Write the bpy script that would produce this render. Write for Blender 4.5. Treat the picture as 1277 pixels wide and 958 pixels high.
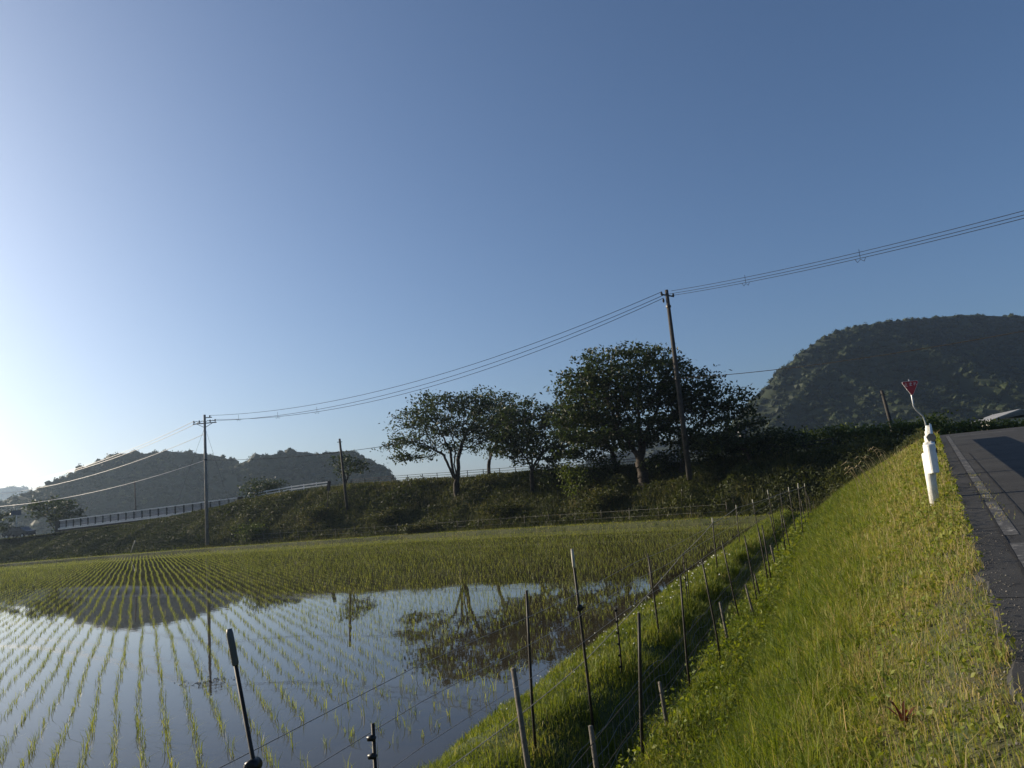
# ---------------------------------------------------------------- imports, camera, sky, sun, exposure
import bpy, math, random
import numpy as np
from mathutils import Matrix, Vector

for o in list(bpy.data.objects):
    bpy.data.objects.remove(o, do_unlink=True)
scene = bpy.context.scene
COL = scene.collection
random.seed(7)
RNG = np.random.default_rng(11)

CAM_Z = 2.45
PITCH, ROLL = math.radians(9.0), math.radians(5.0)
cam_data = bpy.data.cameras.new('camera')
cam_data.sensor_width = 36.0
cam_data.lens = 26.0
cam_data.clip_start = 0.05
cam_data.clip_end = 9000.0
cam = bpy.data.objects.new('camera', cam_data)
COL.objects.link(cam)
_f = Vector((0, math.cos(PITCH), math.sin(PITCH)))
_u0 = Vector((0, -math.sin(PITCH), math.cos(PITCH)))
_r = Vector((1, 0, 0)) * math.cos(ROLL) - _u0 * math.sin(ROLL)
_u = _u0 * math.cos(ROLL) + Vector((1, 0, 0)) * math.sin(ROLL)
_m = Matrix((_r, _u, -_f)).transposed().to_4x4()
_m.translation = Vector((0, 0, CAM_Z))
cam.matrix_world = _m
scene.camera = cam

SUN_EL, SUN_AZ = math.radians(18.0), math.radians(-65.0)      # azimuth from +Y, negative is to the left
SUN_DIR = Vector((math.sin(SUN_AZ) * math.cos(SUN_EL), math.cos(SUN_AZ) * math.cos(SUN_EL), math.sin(SUN_EL)))
world = bpy.data.worlds.new('World')
scene.world = world
world.use_nodes = True
wn, wl = world.node_tree.nodes, world.node_tree.links
wn.clear()
sky = wn.new('ShaderNodeTexSky')
sky.sky_type = 'NISHITA'
sky.sun_disc = False
sky.sun_elevation = SUN_EL
sky.sun_rotation = SUN_AZ
sky.altitude = 0
sky.air_density = 0.9
sky.dust_density = 2.2
sky.ozone_density = 4.6
bg = wn.new('ShaderNodeBackground')
bg.inputs['Strength'].default_value = 0.081
wo = wn.new('ShaderNodeOutputWorld')
wl.new(sky.outputs[0], bg.inputs['Color'])
wl.new(bg.outputs[0], wo.inputs['Surface'])
sun_data = bpy.data.lights.new('sun', 'SUN')
sun_data.energy = 5.0
sun_data.angle = math.radians(0.5)
sun_data.color = (1.0, 0.86, 0.66)
sun = bpy.data.objects.new('sun', sun_data)
sun.rotation_euler = SUN_DIR.to_track_quat('Z', 'Y').to_euler()
sun.location = SUN_DIR * 200
COL.objects.link(sun)
scene.view_settings.view_transform = 'Standard'
scene.view_settings.look = 'None'
scene.view_settings.exposure = 0.6
scene.view_settings.gamma = 1.0
scene.view_settings.use_curve_mapping = False

# ---------------------------------------------------------------- the lie of the land
A0 = np.array([-.95, 7.83]); DW = np.array([.3827, .9238]); PW = np.array([.9238, -.3827])   # right edge of the paddy
B0 = np.array([2.2, 3.6]); DR = np.array([.487, .8734]); PR = np.array([.8734, -.487])       # left edge of the road
FAR = np.array([(76, -1.), (40., 26), (22.2, 39.4), (14.2, 45.4), (10.5, 48.5), (2.5, 56.5), (-11, 68), (-34, 81), (-49, 87), (-62, 90.2), (-85, 94), (-130, 98)])
CREST_S = None
def poly_dist(x, y, poly):
    """signed distance beyond a polyline that runs from right to left, and the arc length along it"""
    x = np.asarray(x, float); y = np.asarray(y, float)
    best = np.full(x.shape, 1e18); sgn = np.zeros(x.shape); arc = np.zeros(x.shape); acc = 0.
    for (ax, ay), (bx, by) in zip(poly[:-1], poly[1:]):
        dx, dy = bx - ax, by - ay; L = math.hypot(dx, dy)
        t = np.clip(((x - ax) * dx + (y - ay) * dy) / L**2, 0, 1)
        d2 = (x - ax - t*dx)**2 + (y - ay - t*dy)**2
        side = (x - ax) * dy - (y - ay) * dx
        m = d2 < best
        best = np.where(m, d2, best); sgn = np.where(m, np.where(side > 0, 1., -1.), sgn); arc = np.where(m, acc + t*L, arc)
        acc += L
    return np.sqrt(best) * sgn, arc
def arc_at(x, y): return float(poly_dist(np.array([x]), np.array([y]), FAR)[1][0])
_cp = [(30, 41, 4.0), (24.4, 45.1, 3.95), (20.8, 48, 3.96), (17.2, 51.2, 3.94), (12.64, 55.5, 3.99), (9.5, 58.5, 4.1), (3.56, 64.1, 4.5), (-3.7, 70.2, 4.83), (-12.2, 75.9, 5.24),
       (-21.8, 81.4, 5.55), (-29.5, 85.7, 5.5), (-36.2, 88.5, 5.0), (-52.4, 93.5, 3.75), (-67.2, 96, 3.3), (-90, 99, 3.2)]
_ca = np.array([arc_at(x, y) for x, y, z in _cp]); _cz = np.array([2.45 + (z - 2.45)*1.035 for x, y, z in _cp])
def wob(x, y, s=1.):
    return (np.sin(x*1.7/s + 2.3*np.sin(y*.9/s)) + np.sin(y*2.1/s + 1.7*np.sin(x*1.3/s)) + .5*np.sin((x+y)*4.3/s) + .5*np.sin((x-y)*3.7/s)) / 3.
def road_z(w):
    y = 3.6 + .8734 * np.asarray(w, float)
    z = 1.05 + .078 * np.maximum(y, -14)
    return np.where(z < 3.6, z, 3.6 + .36 * np.tanh((z - 3.6) / .36))
def uv_of(x, y):
    x = np.asarray(x, float); y = np.asarray(y, float)
    u = (x - A0[0]) * PW[0] + (y - A0[1]) * PW[1]
    v = (x - B0[0]) * PR[0] + (y - B0[1]) * PR[1]
    w = (x - B0[0]) * DR[0] + (y - B0[1]) * DR[1]
    return u, v, w
_pu = np.array([-1., -.25, 0., .1, .28, .6, 1.0, 1.25, 1.5, 1.72, 1.95, 2.15, 2.8]); _pz = np.array([-.12, -.10, .01, .10, .22, .35, .41, .36, .20, .03, .08, .24, .30])
_pd = np.array([-.8, -.3, 0., .18, .35, .7, 1.1, 1.8, 2.2]); _pdz = np.array([-.12, -.10, .02, .22, .30, .32, .15, .12, .2])
def height(x, y):
    x = np.asarray(x, float); y = np.asarray(y, float)
    uu, v, w = uv_of(x, y)
    u = uu + .10 * wob(x, y, 1.1) * (uu > -1.5) * (uu < 2.7)
    zr = road_z(w)
    z1 = np.interp(u, _pu, _pz) + .05 * wob(x, y, .45) * (u > .2)
    t = np.clip((u - 2.8) / np.maximum((u - 2.8) + np.maximum(-v, 0), .05), 0, 1)
    tt = 1 - (1 - t)**1.25
    bank = .30 + (zr - .015 - .30) * tt + .05 * wob(x, y, .8) * np.clip(t*5, 0, 1) * np.clip(-v, 0, 1)
    z1 = np.where(u > 2.8, bank, z1)
    z1 = np.where(v > .06, zr - .03, z1)
    d0, a = poly_dist(x, y, FAR)
    d = d0 + .04 * wob(x, y, 1.6) * (np.abs(d0) < 2)
    zc = np.interp(a, _ca, _cz)
    k = np.clip((d - 2.2) / 6.8, 0, 1)
    slope = .2 + (zc - .2) * np.where(k < 1, k * (1.3 - .3*k), 1.)
    bk = np.clip((d - 18.) / 8., 0, 1)
    slope = slope - (zc - 1.9) * bk * bk * (3 - 2*bk)
    slope = slope + .30 * wob(x, y, 2.8) * np.clip((d - 2.6), 0, 1) * np.clip(8.6 - d, 0, 1)
    z2 = np.where(d < 2.2, np.interp(d, _pd, _pdz), slope)
    return np.maximum(z1, z2)
# ---------------------------------------------------------------- helpers
def mesh_np(name, V, faces, mats, tint=None, smooth=False):
    """faces: list of int arrays (n,3) or (n,4)"""
    me = bpy.data.meshes.new(name)
    V = np.asarray(V, np.float32)
    faces = [np.asarray(f, np.int32) for f in faces if len(f)]
    nl = sum(f.size for f in faces); nf = sum(len(f) for f in faces)
    me.vertices.add(len(V)); me.vertices.foreach_set('co', V.ravel())
    me.loops.add(nl); me.loops.foreach_set('vertex_index', np.concatenate([f.ravel() for f in faces]))
    me.polygons.add(nf)
    tot = np.concatenate([np.full(len(f), f.shape[1], np.int32) for f in faces])
    start = np.concatenate([[0], np.cumsum(tot)[:-1]]).astype(np.int32)
    me.polygons.foreach_set('loop_start', start)
    me.polygons.foreach_set('loop_total', tot)
    me.polygons.foreach_set('use_smooth', np.full(nf, smooth))
    me.update(calc_edges=True)
    if tint is not None:
        a = me.attributes.new('tint', 'FLOAT', 'POINT'); a.data.foreach_set('value', np.asarray(tint, np.float32))
    for m in (mats if isinstance(mats, (list, tuple)) else [mats]): me.materials.append(m)
    return me
def add(name, me, parent=None, loc=None):
    o = bpy.data.objects.new(name, me); COL.objects.link(o)
    if parent is not None: o.parent = parent
    if loc is not None: o.location = loc
    return o
def empty(name, loc=(0, 0, 0), rz=0.):
    o = bpy.data.objects.new(name, None); COL.objects.link(o)
    o.location = loc; o.rotation_euler = (0, 0, rz); o.empty_display_size = .2
    return o
def tag(o, label=None, cat=None, group=None, kind=None):
    if label: o['label'] = label
    if cat: o['category'] = cat
    if group: o['group'] = group
    if kind: o['kind'] = kind
    return o
class MB:
    """collects boxes, tubes, lathes and prisms into one mesh"""
    def __init__(s): s.v = []; s.f3 = []; s.f4 = []; s.n = 0
    def raw(s, V, quads=(), tris=()):
        b = s.n; s.v.append(np.asarray(V, float)); s.n += len(V)
        if len(quads): s.f4.append(np.asarray(quads) + b)
        if len(tris): s.f3.append(np.asarray(tris) + b)
        return s
    def box(s, c, size, M=None):
        hx, hy, hz = [q / 2 for q in size]
        V = np.array([(x, y, z) for x in (-hx, hx) for y in (-hy, hy) for z in (-hz, hz)])
        if M is not None: V = V @ np.array(M).T
        V = V + np.array(c)
        return s.raw(V, [(0, 1, 3, 2), (4, 6, 7, 5), (0, 4, 5, 1), (2, 3, 7, 6), (0, 2, 6, 4), (1, 5, 7, 3)])
    def bar(s, a, b, w, h):
        """a box along a-b, w wide across, h high"""
        a = np.array(a, float); b = np.array(b, float); d = b - a; L = np.linalg.norm(d); d /= L
        x = np.cross(d, [0, 0, 1.]); n = np.linalg.norm(x); x = x / n if n > 1e-6 else np.array([1., 0, 0]); u = np.cross(x, d)
        return s.box((a + b) / 2, (L, w, h), np.array([d, x, u]).T)
    def tube(s, pts, radii, n=6, cap=True):
        pts = np.array(pts, float); k = len(pts)
        radii = np.broadcast_to(np.asarray(radii, float), (k,))
        V = []; prev = None
        for i in range(k):
            d = pts[min(i+1, k-1)] - pts[max(i-1, 0)]; d /= max(np.linalg.norm(d), 1e-9)
            if prev is None: x = np.cross(d, [0.31, .2, .93] if abs(d[2]) < .9 else [1., 0.1, 0])
            else: x = prev - d * (prev @ d)
            x /= np.linalg.norm(x); prev = x; y = np.cross(d, x)
            for j in range(n):
                a = 2 * math.pi * j / n; V.append(pts[i] + radii[i] * (x * math.cos(a) + y * math.sin(a)))
        q = [(i*n + j, i*n + (j+1) % n, (i+1)*n + (j+1) % n, (i+1)*n + j) for i in range(k-1) for j in range(n)]
        t = []
        if cap:
            V.append(pts[0]); V.append(pts[-1]); c0, c1 = k*n, k*n + 1
            t = [(c0, (j+1) % n, j) for j in range(n)] + [(c1, (k-1)*n + j, (k-1)*n + (j+1) % n) for j in range(n)]
        return s.raw(V, q, t)
    def prism(s, poly, axis_a, axis_b, depth, origin):
        """polygon in the plane axis_a, axis_b, extruded along their cross product"""
        a = np.array(axis_a, float); b = np.array(axis_b, float); n = np.cross(a, b)
        P = np.array([np.array(origin) + a*p[0] + b*p[1] for p in poly]); k = len(P)
        V = np.concatenate([P - n*depth/2, P + n*depth/2, [P.mean(0) - n*depth/2, P.mean(0) + n*depth/2]])
        q = [(i, (i+1) % k, k + (i+1) % k, k + i) for i in range(k)]
        t = [(2*k, (i+1) % k, i) for i in range(k)] + [(2*k+1, k + i, k + (i+1) % k) for i in range(k)]
        return s.raw(V, q, t)
    def mesh(s, name, mat, smooth=False):
        V = np.concatenate(s.v); fs = []
        if s.f4: fs.append(np.concatenate(s.f4))
        if s.f3: fs.append(np.concatenate(s.f3))
        return mesh_np(name, V, fs, mat, smooth=smooth)
    def build(s, name, mat, parent=None, smooth=False): return add(name, s.mesh(name, mat, smooth), parent)

# ---------------------------------------------------------------- materials
def new_mat(name):
    m = bpy.data.materials.new(name); m.use_nodes = True; nt = m.node_tree; nt.nodes.clear()
    out = nt.nodes.new('ShaderNodeOutputMaterial'); return m, nt, out
def ramp(nt, stops):
    r = nt.nodes.new('ShaderNodeValToRGB'); e = r.color_ramp.elements
    while len(e) < len(stops): e.new(.5)
    for k, (p, c) in zip(e, stops): k.position = p; k.color = (*c, 1)
    return r
def noise(nt, scale, detail=4, rough=.55, vec=None):
    n = nt.nodes.new('ShaderNodeTexNoise'); n.inputs['Scale'].default_value = scale; n.inputs['Detail'].default_value = detail
    n.inputs['Roughness'].default_value = rough
    if vec is not None: nt.links.new(vec, n.inputs['Vector'])
    return n
def pos(nt):
    return nt.nodes.new('ShaderNodeNewGeometry').outputs['Position']
def surf(name, c1, c2, scale=4., rough=.8, bump=0., bscale=None, spec=.3, metal=0., lo=.35, hi=.65, c3=None):
    m, nt, out = new_mat(name); L = nt.links; p = pos(nt)
    n = noise(nt, scale, 6, .6, p)
    r = ramp(nt, [(lo, c1), (hi, c2)] if c3 is None else [(lo, c1), ((lo+hi)/2, c2), (hi, c3)]); L.new(n.outputs[0], r.inputs[0])
    b = nt.nodes.new('ShaderNodeBsdfPrincipled'); L.new(r.outputs[0], b.inputs['Base Color'])
    b.inputs['Roughness'].default_value = rough; b.inputs['Specular IOR Level'].default_value = spec; b.inputs['Metallic'].default_value = metal
    if bump:
        n2 = noise(nt, bscale or scale*6, 5, .6, p); bp = nt.nodes.new('ShaderNodeBump'); bp.inputs['Strength'].default_value = bump
        bp.inputs['Distance'].default_value = .02; L.new(n2.outputs[0], bp.inputs['Height']); L.new(bp.outputs[0], b.inputs['Normal'])
    L.new(b.outputs[0], out.inputs[0]); return m
def leafy(name, stops, trans=.4, rough=.55, patch=None, spec=.25, tcol=1.25):
    """foliage: colour from the per-leaf tint attribute, some light let through"""
    m, nt, out = new_mat(name); L = nt.links
    a = nt.nodes.new('ShaderNodeAttribute'); a.attribute_name = 'tint'
    src = a.outputs['Fac']
    if patch:
        n = noise(nt, patch[0], 3, .5, pos(nt)); mx = nt.nodes.new('ShaderNodeMath'); mx.operation = 'MULTIPLY_ADD'
        L.new(n.outputs[0], mx.inputs[0]); mx.inputs[1].default_value = patch[1]
        ad = nt.nodes.new('ShaderNodeMath'); ad.operation = 'SUBTRACT'; L.new(src, ad.inputs[0]); ad.inputs[1].default_value = patch[1] * .5
        L.new(ad.outputs[0], mx.inputs[2]); src = mx.outputs[0]
    r = ramp(nt, stops); L.new(src, r.inputs[0])
    b = nt.nodes.new('ShaderNodeBsdfPrincipled'); L.new(r.outputs[0], b.inputs['Base Color']); b.inputs['Roughness'].default_value = rough
    b.inputs['Specular IOR Level'].default_value = spec
    t = nt.nodes.new('ShaderNodeBsdfTranslucent')
    hs = nt.nodes.new('ShaderNodeHueSaturation'); hs.inputs['Hue'].default_value = .485; hs.inputs['Saturation'].default_value = 1.1; hs.inputs['Value'].default_value = tcol
    L.new(r.outputs[0], hs.inputs['Color']); L.new(hs.outputs[0], t.inputs['Color'])
    mx = nt.nodes.new('ShaderNodeMixShader'); mx.inputs[0].default_value = trans
    L.new(b.outputs[0], mx.inputs[1]); L.new(t.outputs[0], mx.inputs[2]); L.new(mx.outputs[0], out.inputs[0]); return m

M = {}
M['soil'] = surf('bank soil and thatch', (.045, .038, .02), (.075, .075, .028), 3., .95, .6, 20, c3=(.05, .065, .02))
M['mud'] = surf('wet mud', (.035, .028, .018), (.06, .048, .03), 2., .6, .3, 8)
M['turf'] = surf('dyke turf', (.03, .04, .012), (.055, .075, .02), 5., .95, .6, 25)
M['field'] = surf('distant fields', (.05, .07, .02), (.09, .10, .04), .05, .95)
M['emb'] = surf('embankment earth', (.02, .026, .01), (.05, .055, .02), 1.2, .95, .6, 8)
M['levee'] = surf('levee turf', (.035, .045, .014), (.07, .075, .026), 1.5, .95, .5, 12)
M['bark'] = surf('cherry bark', (.018, .014, .011), (.05, .04, .032), 8., .9, .5, 30)
M['pole'] = surf('concrete pole', (.16, .155, .14), (.24, .23, .21), 3., .8, .1, 40)
M['darkpole'] = surf('weathered dark pole', (.03, .027, .024), (.06, .054, .047), 4., .8, .1, 40)
M['iron'] = surf('dark fittings', (.02, .02, .02), (.04, .04, .04), 10., .5)
M['porcelain'] = surf('insulator porcelain', (.5, .5, .48), (.65, .65, .62), 10., .25, spec=.5)
M['wire'] = surf('line wire', (.010, .010, .010), (.02, .02, .02), 10., .8, spec=.1)
M['forestfloor'] = surf('forest floor', (.014, .022, .009), (.028, .038, .014), .1, .95)
M['glintwire'] = surf('line wire with painted sun glint', (.30, .30, .30), (.42, .42, .42), 10., .35, spec=.6)  # sun glint on the left-hand lines, painted in as a pale base colour
M['rod'] = surf('dark fence rod', (.012, .010, .008), (.035, .028, .02), 14., .55)
M['woodrod'] = surf('grey weathered stake', (.09, .08, .065), (.17, .15, .125), 18., .85, .3, 60)
M['tip'] = surf('pale stake cap', (.28, .26, .21), (.42, .40, .33), 20., .5)
M['sleeve'] = surf('grey stake sleeve', (.07, .075, .07), (.11, .115, .11), 20., .5)
M['black'] = surf('black plastic', (.008, .008, .008), (.016, .016, .016), 20., .4)
M['rope'] = surf('pale fence line', (.16, .15, .13), (.28, .27, .24), 20., .7)
M['thinwire'] = surf('galvanised thin wire', (.10, .10, .10), (.18, .18, .17), 20., .5)
M['white'] = surf('white guardrail paint', (.62, .61, .57), (.82, .81, .77), 5., .4, .05, 40, spec=.5)
M['greyrail'] = surf('brown grey rail paint', (.022, .020, .018), (.045, .040, .036), 5., .6)
M['bridgewhite'] = surf('bridge railing paint', (.50, .50, .49), (.66, .66, .64), 3., .45)
M['infill'] = surf('bridge railing infill', (.40, .37, .35), (.52, .48, .46), 3., .6)
M['concrete'] = surf('aged concrete', (.13, .12, .105), (.22, .21, .19), 1.5, .85, .2, 20)
M['darkcon'] = surf('dark girder', (.035, .03, .027), (.06, .052, .046), 1.5, .8)
M['signred'] = surf('sign red', (.36, .012, .014), (.45, .018, .02), 5., .4, spec=.5)
M['signwhite'] = surf('sign white', (.7, .7, .68), (.8, .8, .78), 5., .4, spec=.5)
M['signback'] = surf('sign board blue grey', (.05, .07, .10), (.07, .09, .13), 5., .5)
M['steel'] = surf('galvanised steel', (.28, .29, .3), (.4, .41, .42), 8., .4, metal=.6)
M['carpaint'] = surf('dark car paint', (.012, .013, .016), (.02, .021, .025), 5., .25, spec=.6)
M['glass'] = surf('dark glass', (.02, .025, .03), (.03, .035, .04), 5., .08, spec=.6)
M['tyre'] = surf('tyre rubber', (.012, .012, .012), (.02, .02, .02), 10., .85)
M['roof'] = surf('pale sheet roof', (.20, .205, .21), (.28, .285, .29), 1.5, .6)
M['wall'] = surf('house wall', (.35, .33, .29), (.45, .43, .38), 1.5, .85)
M['stone'] = surf('roadside gravel', (.07, .065, .055), (.20, .185, .165), 30., .9)
M['drystalk'] = surf('dry stalk', (.22, .17, .09), (.36, .29, .17), 12., .85)

M['rice'] = leafy('rice leaf', [(0, (.08, .115, .018)), (.5, (.155, .20, .035)), (1, (.26, .28, .065))], .45, .45)
M['grass'] = leafy('bank grass', [(0, (.065, .105, .014)), (.35, (.145, .19, .024)), (.62, (.22, .23, .046)), (.85, (.32, .275, .095)), (1, (.40, .32, .16))], .45, .55, (.9, .35))
M['dykegrass'] = leafy('dyke grass', [(0, (.055, .085, .014)), (.5, (.13, .17, .026)), (.85, (.21, .22, .046)), (1, (.28, .25, .09))], .45, .55, (1.5, .3))
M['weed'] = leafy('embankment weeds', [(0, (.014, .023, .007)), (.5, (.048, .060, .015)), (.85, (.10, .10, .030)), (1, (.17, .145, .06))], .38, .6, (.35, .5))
M['leaf'] = leafy('cherry leaf', [(0, (.011, .020, .007)), (.6, (.025, .040, .011)), (1, (.058, .074, .02))], .40, .45, tcol=1.4)
M['hedge'] = leafy('hedge leaf', [(0, (.03, .05, .010)), (.6, (.07, .10, .018)), (1, (.12, .15, .03))], .4, .5)
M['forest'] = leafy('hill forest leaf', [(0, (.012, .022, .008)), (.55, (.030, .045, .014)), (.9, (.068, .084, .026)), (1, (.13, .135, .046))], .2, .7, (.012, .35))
M['redleaf'] = leafy('red dock leaf', [(0, (.09, .02, .012)), (.6, (.12, .045, .02)), (1, (.11, .10, .03))], .4, .5)
M['flower'] = leafy('white clover', [(0, (.55, .56, .45)), (1, (.75, .75, .66))], .2, .7)

def road_material():
    m, nt, out = new_mat('worn asphalt'); L = nt.links; p = pos(nt)
    n1 = noise(nt, .9, 5, .6, p); r1 = ramp(nt, [(.3, (.036, .0355, .034)), (.7, (.060, .059, .056))]); L.new(n1.outputs[0], r1.inputs[0])
    n2 = noise(nt, 170., 3, .7, p); r2 = ramp(nt, [(.36, (.55, .55, .55)), (.56, (1., 1., 1.)), (.74, (1.9, 1.85, 1.75))]); L.new(n2.outputs[0], r2.inputs[0])
    mx = nt.nodes.new('ShaderNodeMix'); mx.data_type = 'RGBA'; mx.blend_type = 'MULTIPLY'; mx.inputs[0].default_value = 1.
    L.new(r1.outputs[0], mx.inputs[6]); L.new(r2.outputs[0], mx.inputs[7])
    # hairline cracks
    vo = nt.nodes.new('ShaderNodeTexVoronoi'); vo.feature = 'DISTANCE_TO_EDGE'; vo.inputs['Scale'].default_value = .55
    nd = noise(nt, 2.5, 4, .6, p); va = nt.nodes.new('ShaderNodeVectorMath'); va.operation = 'MULTIPLY_ADD'
    L.new(nd.outputs[1], va.inputs[0]); va.inputs[1].default_value = (.7, .7, .7); L.new(p, va.inputs[2]); L.new(va.outputs[0], vo.inputs['Vector'])
    rc = ramp(nt, [(.004, (.45, .45, .45)), (.012, (1, 1, 1))]); L.new(vo.outputs[0], rc.inputs[0])
    mx2 = nt.nodes.new('ShaderNodeMix'); mx2.data_type = 'RGBA'; mx2.blend_type = 'MULTIPLY'; mx2.inputs[0].default_value = 1.
    L.new(mx.outputs[2], mx2.inputs[6]); L.new(rc.outputs[0], mx2.inputs[7])
    b = nt.nodes.new('ShaderNodeBsdfPrincipled'); L.new(mx2.outputs[2], b.inputs['Base Color']); b.inputs['Roughness'].default_value = .85; b.inputs['Specular IOR Level'].default_value = .3
    bp = nt.nodes.new('ShaderNodeBump'); bp.inputs['Strength'].default_value = .7; bp.inputs['Distance'].default_value = .006; L.new(n2.outputs[0], bp.inputs['Height']); L.new(bp.outputs[0], b.inputs['Normal'])
    L.new(b.outputs[0], out.inputs[0]); return m
M['road'] = road_material()
def paint_material():
    m, nt, out = new_mat('worn white road paint'); L = nt.links; p = pos(nt)
    n = noise(nt, 9., 8, .75, p); r = ramp(nt, [(.52, (.05, .049, .047)), (.62, (.20, .195, .18)), (.74, (.36, .35, .33))]); L.new(n.outputs[0], r.inputs[0])
    b = nt.nodes.new('ShaderNodeBsdfPrincipled'); L.new(r.outputs[0], b.inputs['Base Color']); b.inputs['Roughness'].default_value = .8
    L.new(b.outputs[0], out.inputs[0]); return m
M['paint'] = paint_material()
M['tar'] = surf('open road joint', (.010, .010, .010), (.02, .019, .018), 12., .9)
def water_material():
    m, nt, out = new_mat('still paddy water over mud'); L = nt.links; p = pos(nt)
    n = noise(nt, .35, 4, .5, p); r = ramp(nt, [(.35, (.030, .025, .016)), (.7, (.055, .046, .030))]); L.new(n.outputs[0], r.inputs[0])
    b = nt.nodes.new('ShaderNodeBsdfPrincipled'); L.new(r.outputs[0], b.inputs['Base Color'])
    b.inputs['Roughness'].default_value = .015; b.inputs['IOR'].default_value = 1.34; b.inputs['Specular IOR Level'].default_value = .5
    n2 = noise(nt, 3.2, 3, .5, p); n3 = noise(nt, .25, 2, .5, p); mu = nt.nodes.new('ShaderNodeMath'); mu.operation = 'MULTIPLY'
    L.new(n2.outputs[0], mu.inputs[0]); L.new(n3.outputs[0], mu.inputs[1])
    bp = nt.nodes.new('ShaderNodeBump'); bp.inputs['Strength'].default_value = .10; bp.inputs['Distance'].default_value = .012
    L.new(mu.outputs[0], bp.inputs['Height']); L.new(bp.outputs[0], b.inputs['Normal'])
    L.new(b.outputs[0], out.inputs[0]); return m
M['water'] = water_material()
# ---------------------------------------------------------------- ground, cut into its pieces
def axis(lo, hi, step, far_lo, far_hi, grow=1.22):
    a = list(np.arange(lo, hi, step)) + [hi]; s = step; x = hi
    while x < far_hi: s *= grow; x += s; a.append(min(x, far_hi))
    s = step; x = lo; pre = []
    while x > far_lo: s *= grow; x -= s; pre.append(max(x, far_lo))
    return np.array(pre[::-1] + a)
def region_mesh(name, X, Y, sel, mat, kind='structure', off=0., hfun=height):
    gx, gy = np.meshgrid(X, Y); Z = hfun(gx.ravel(), gy.ravel()) + off
    if name == 'paddy_bed': Z = np.minimum(Z, -.06)
    V = np.stack([gx.ravel(), gy.ravel(), Z], 1); nx, ny = len(X), len(Y)
    i, j = np.meshgrid(np.arange(nx-1), np.arange(ny-1)); k = (j*nx + i).ravel()
    F = np.stack([k, k+1, k+1+nx, k+nx], 1); c = V[F].mean(1)
    F = F[sel(c[:, 0], c[:, 1])]
    used = np.unique(F); remap = np.full(len(V), -1); remap[used] = np.arange(len(used))
    o = add(name, mesh_np(name, V[used], [remap[F]], mat, smooth=True)); tag(o, kind=kind); return o
def cls(x, y):
    """1 paddy bed, 2 dyke, 3 ditch and foot, 4 road bank, 5 levee, 6 embankment, 0 the rest"""
    u, v, w = uv_of(x, y); d, a = poly_dist(x, y, FAR)
    r = np.zeros(np.shape(x), int)
    ins = d < -.1
    r = np.where(ins & (u < -.1), 1, r)
    r = np.where(ins & (u >= -.1) & (u < 1.3), 2, r)
    r = np.where(ins & (u >= 1.3) & (u < 2.8), 3, r)
    r = np.where(ins & (u >= 2.8), 4, r)
    r = np.where(~ins & (d < 1.4), 5, r)
    r = np.where(~ins & (d >= 1.4) & (d < 25), 6, r)
    return r
GX = np.concatenate([axis(-3, 24, .16, -150, 90, 1.07)])
GY = np.concatenate([axis(1, 34, .2, -25, 130, 1.045)])
def near(x, y): return (x > -150) & (x < 90) & (y > -25) & (y < 130)
FS = np.concatenate([[0], np.cumsum(np.linalg.norm(np.diff(FAR, axis=0), axis=1))]); fs_ = np.arange(0, FS[-1], .7)
fc_ = np.stack([np.interp(fs_, FS, FAR[:, 0]), np.interp(fs_, FS, FAR[:, 1])], 1); ft_ = np.gradient(fc_, axis=0)
for c_ in (0, 1): ft_[:, c_] = np.convolve(np.pad(ft_[:, c_], 7, mode='edge'), np.hanning(15)/np.hanning(15).sum(), 'valid')
ft_ /= np.linalg.norm(ft_, axis=1)[:, None]; fn_ = np.stack([ft_[:, 1], -ft_[:, 0]], 1)
def far_strip(name, dvals, mat):
    dv = np.array(dvals); Pq = fc_[:, None] + fn_[:, None]*dv[None, :, None]; x, y = Pq[..., 0].ravel(), Pq[..., 1].ravel()
    z = height(x, y) - .03*(np.tile(dv, len(fc_)) < .05); n_, m_ = Pq.shape[:2]; k = (np.arange(n_-1)[:, None]*m_ + np.arange(m_-1)[None]).ravel()
    tag(add(name, mesh_np(name, np.stack([x, y, z], 1), [np.stack([k, k+m_, k+m_+1, k+1], 1)], mat, smooth=True)), kind='structure')
far_strip('far_levee', np.concatenate([np.linspace(-.4, 1.4, 13)]), M['levee'])
far_strip('road_embankment', np.concatenate([np.linspace(1.4, 9.6, 34), np.linspace(10.2, 28, 19)]), M['emb'])
for nm, k, mt in (('paddy_bed', 1, 'mud'), ('paddy_dyke', 2, 'turf'), ('drainage_ditch', 3, 'turf'), ('roadside_bank', 4, 'soil'), ('valley_floor', 0, 'field')):
    region_mesh(nm, GX, GY, lambda x, y, k=k: cls(x, y) == k, M[mt], off=-.06 if k == 0 else 0.)
# the land beyond, out to the horizon, a ring round the near sheet
FXa = np.concatenate([-np.geomspace(2400, 160, 14), np.linspace(-150, 90, 17), np.geomspace(100, 2400, 14)])
FYa = np.concatenate([-np.geomspace(2400, 40, 12), np.linspace(-25, 130, 12), np.geomspace(145, 2400, 14)])
region_mesh('ground', FXa, FYa, lambda x, y: ~near(x, y), M['field'], hfun=lambda x, y: np.minimum(height(np.clip(x, -150, 90), np.clip(y, -25, 130)), 1.9))

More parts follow.
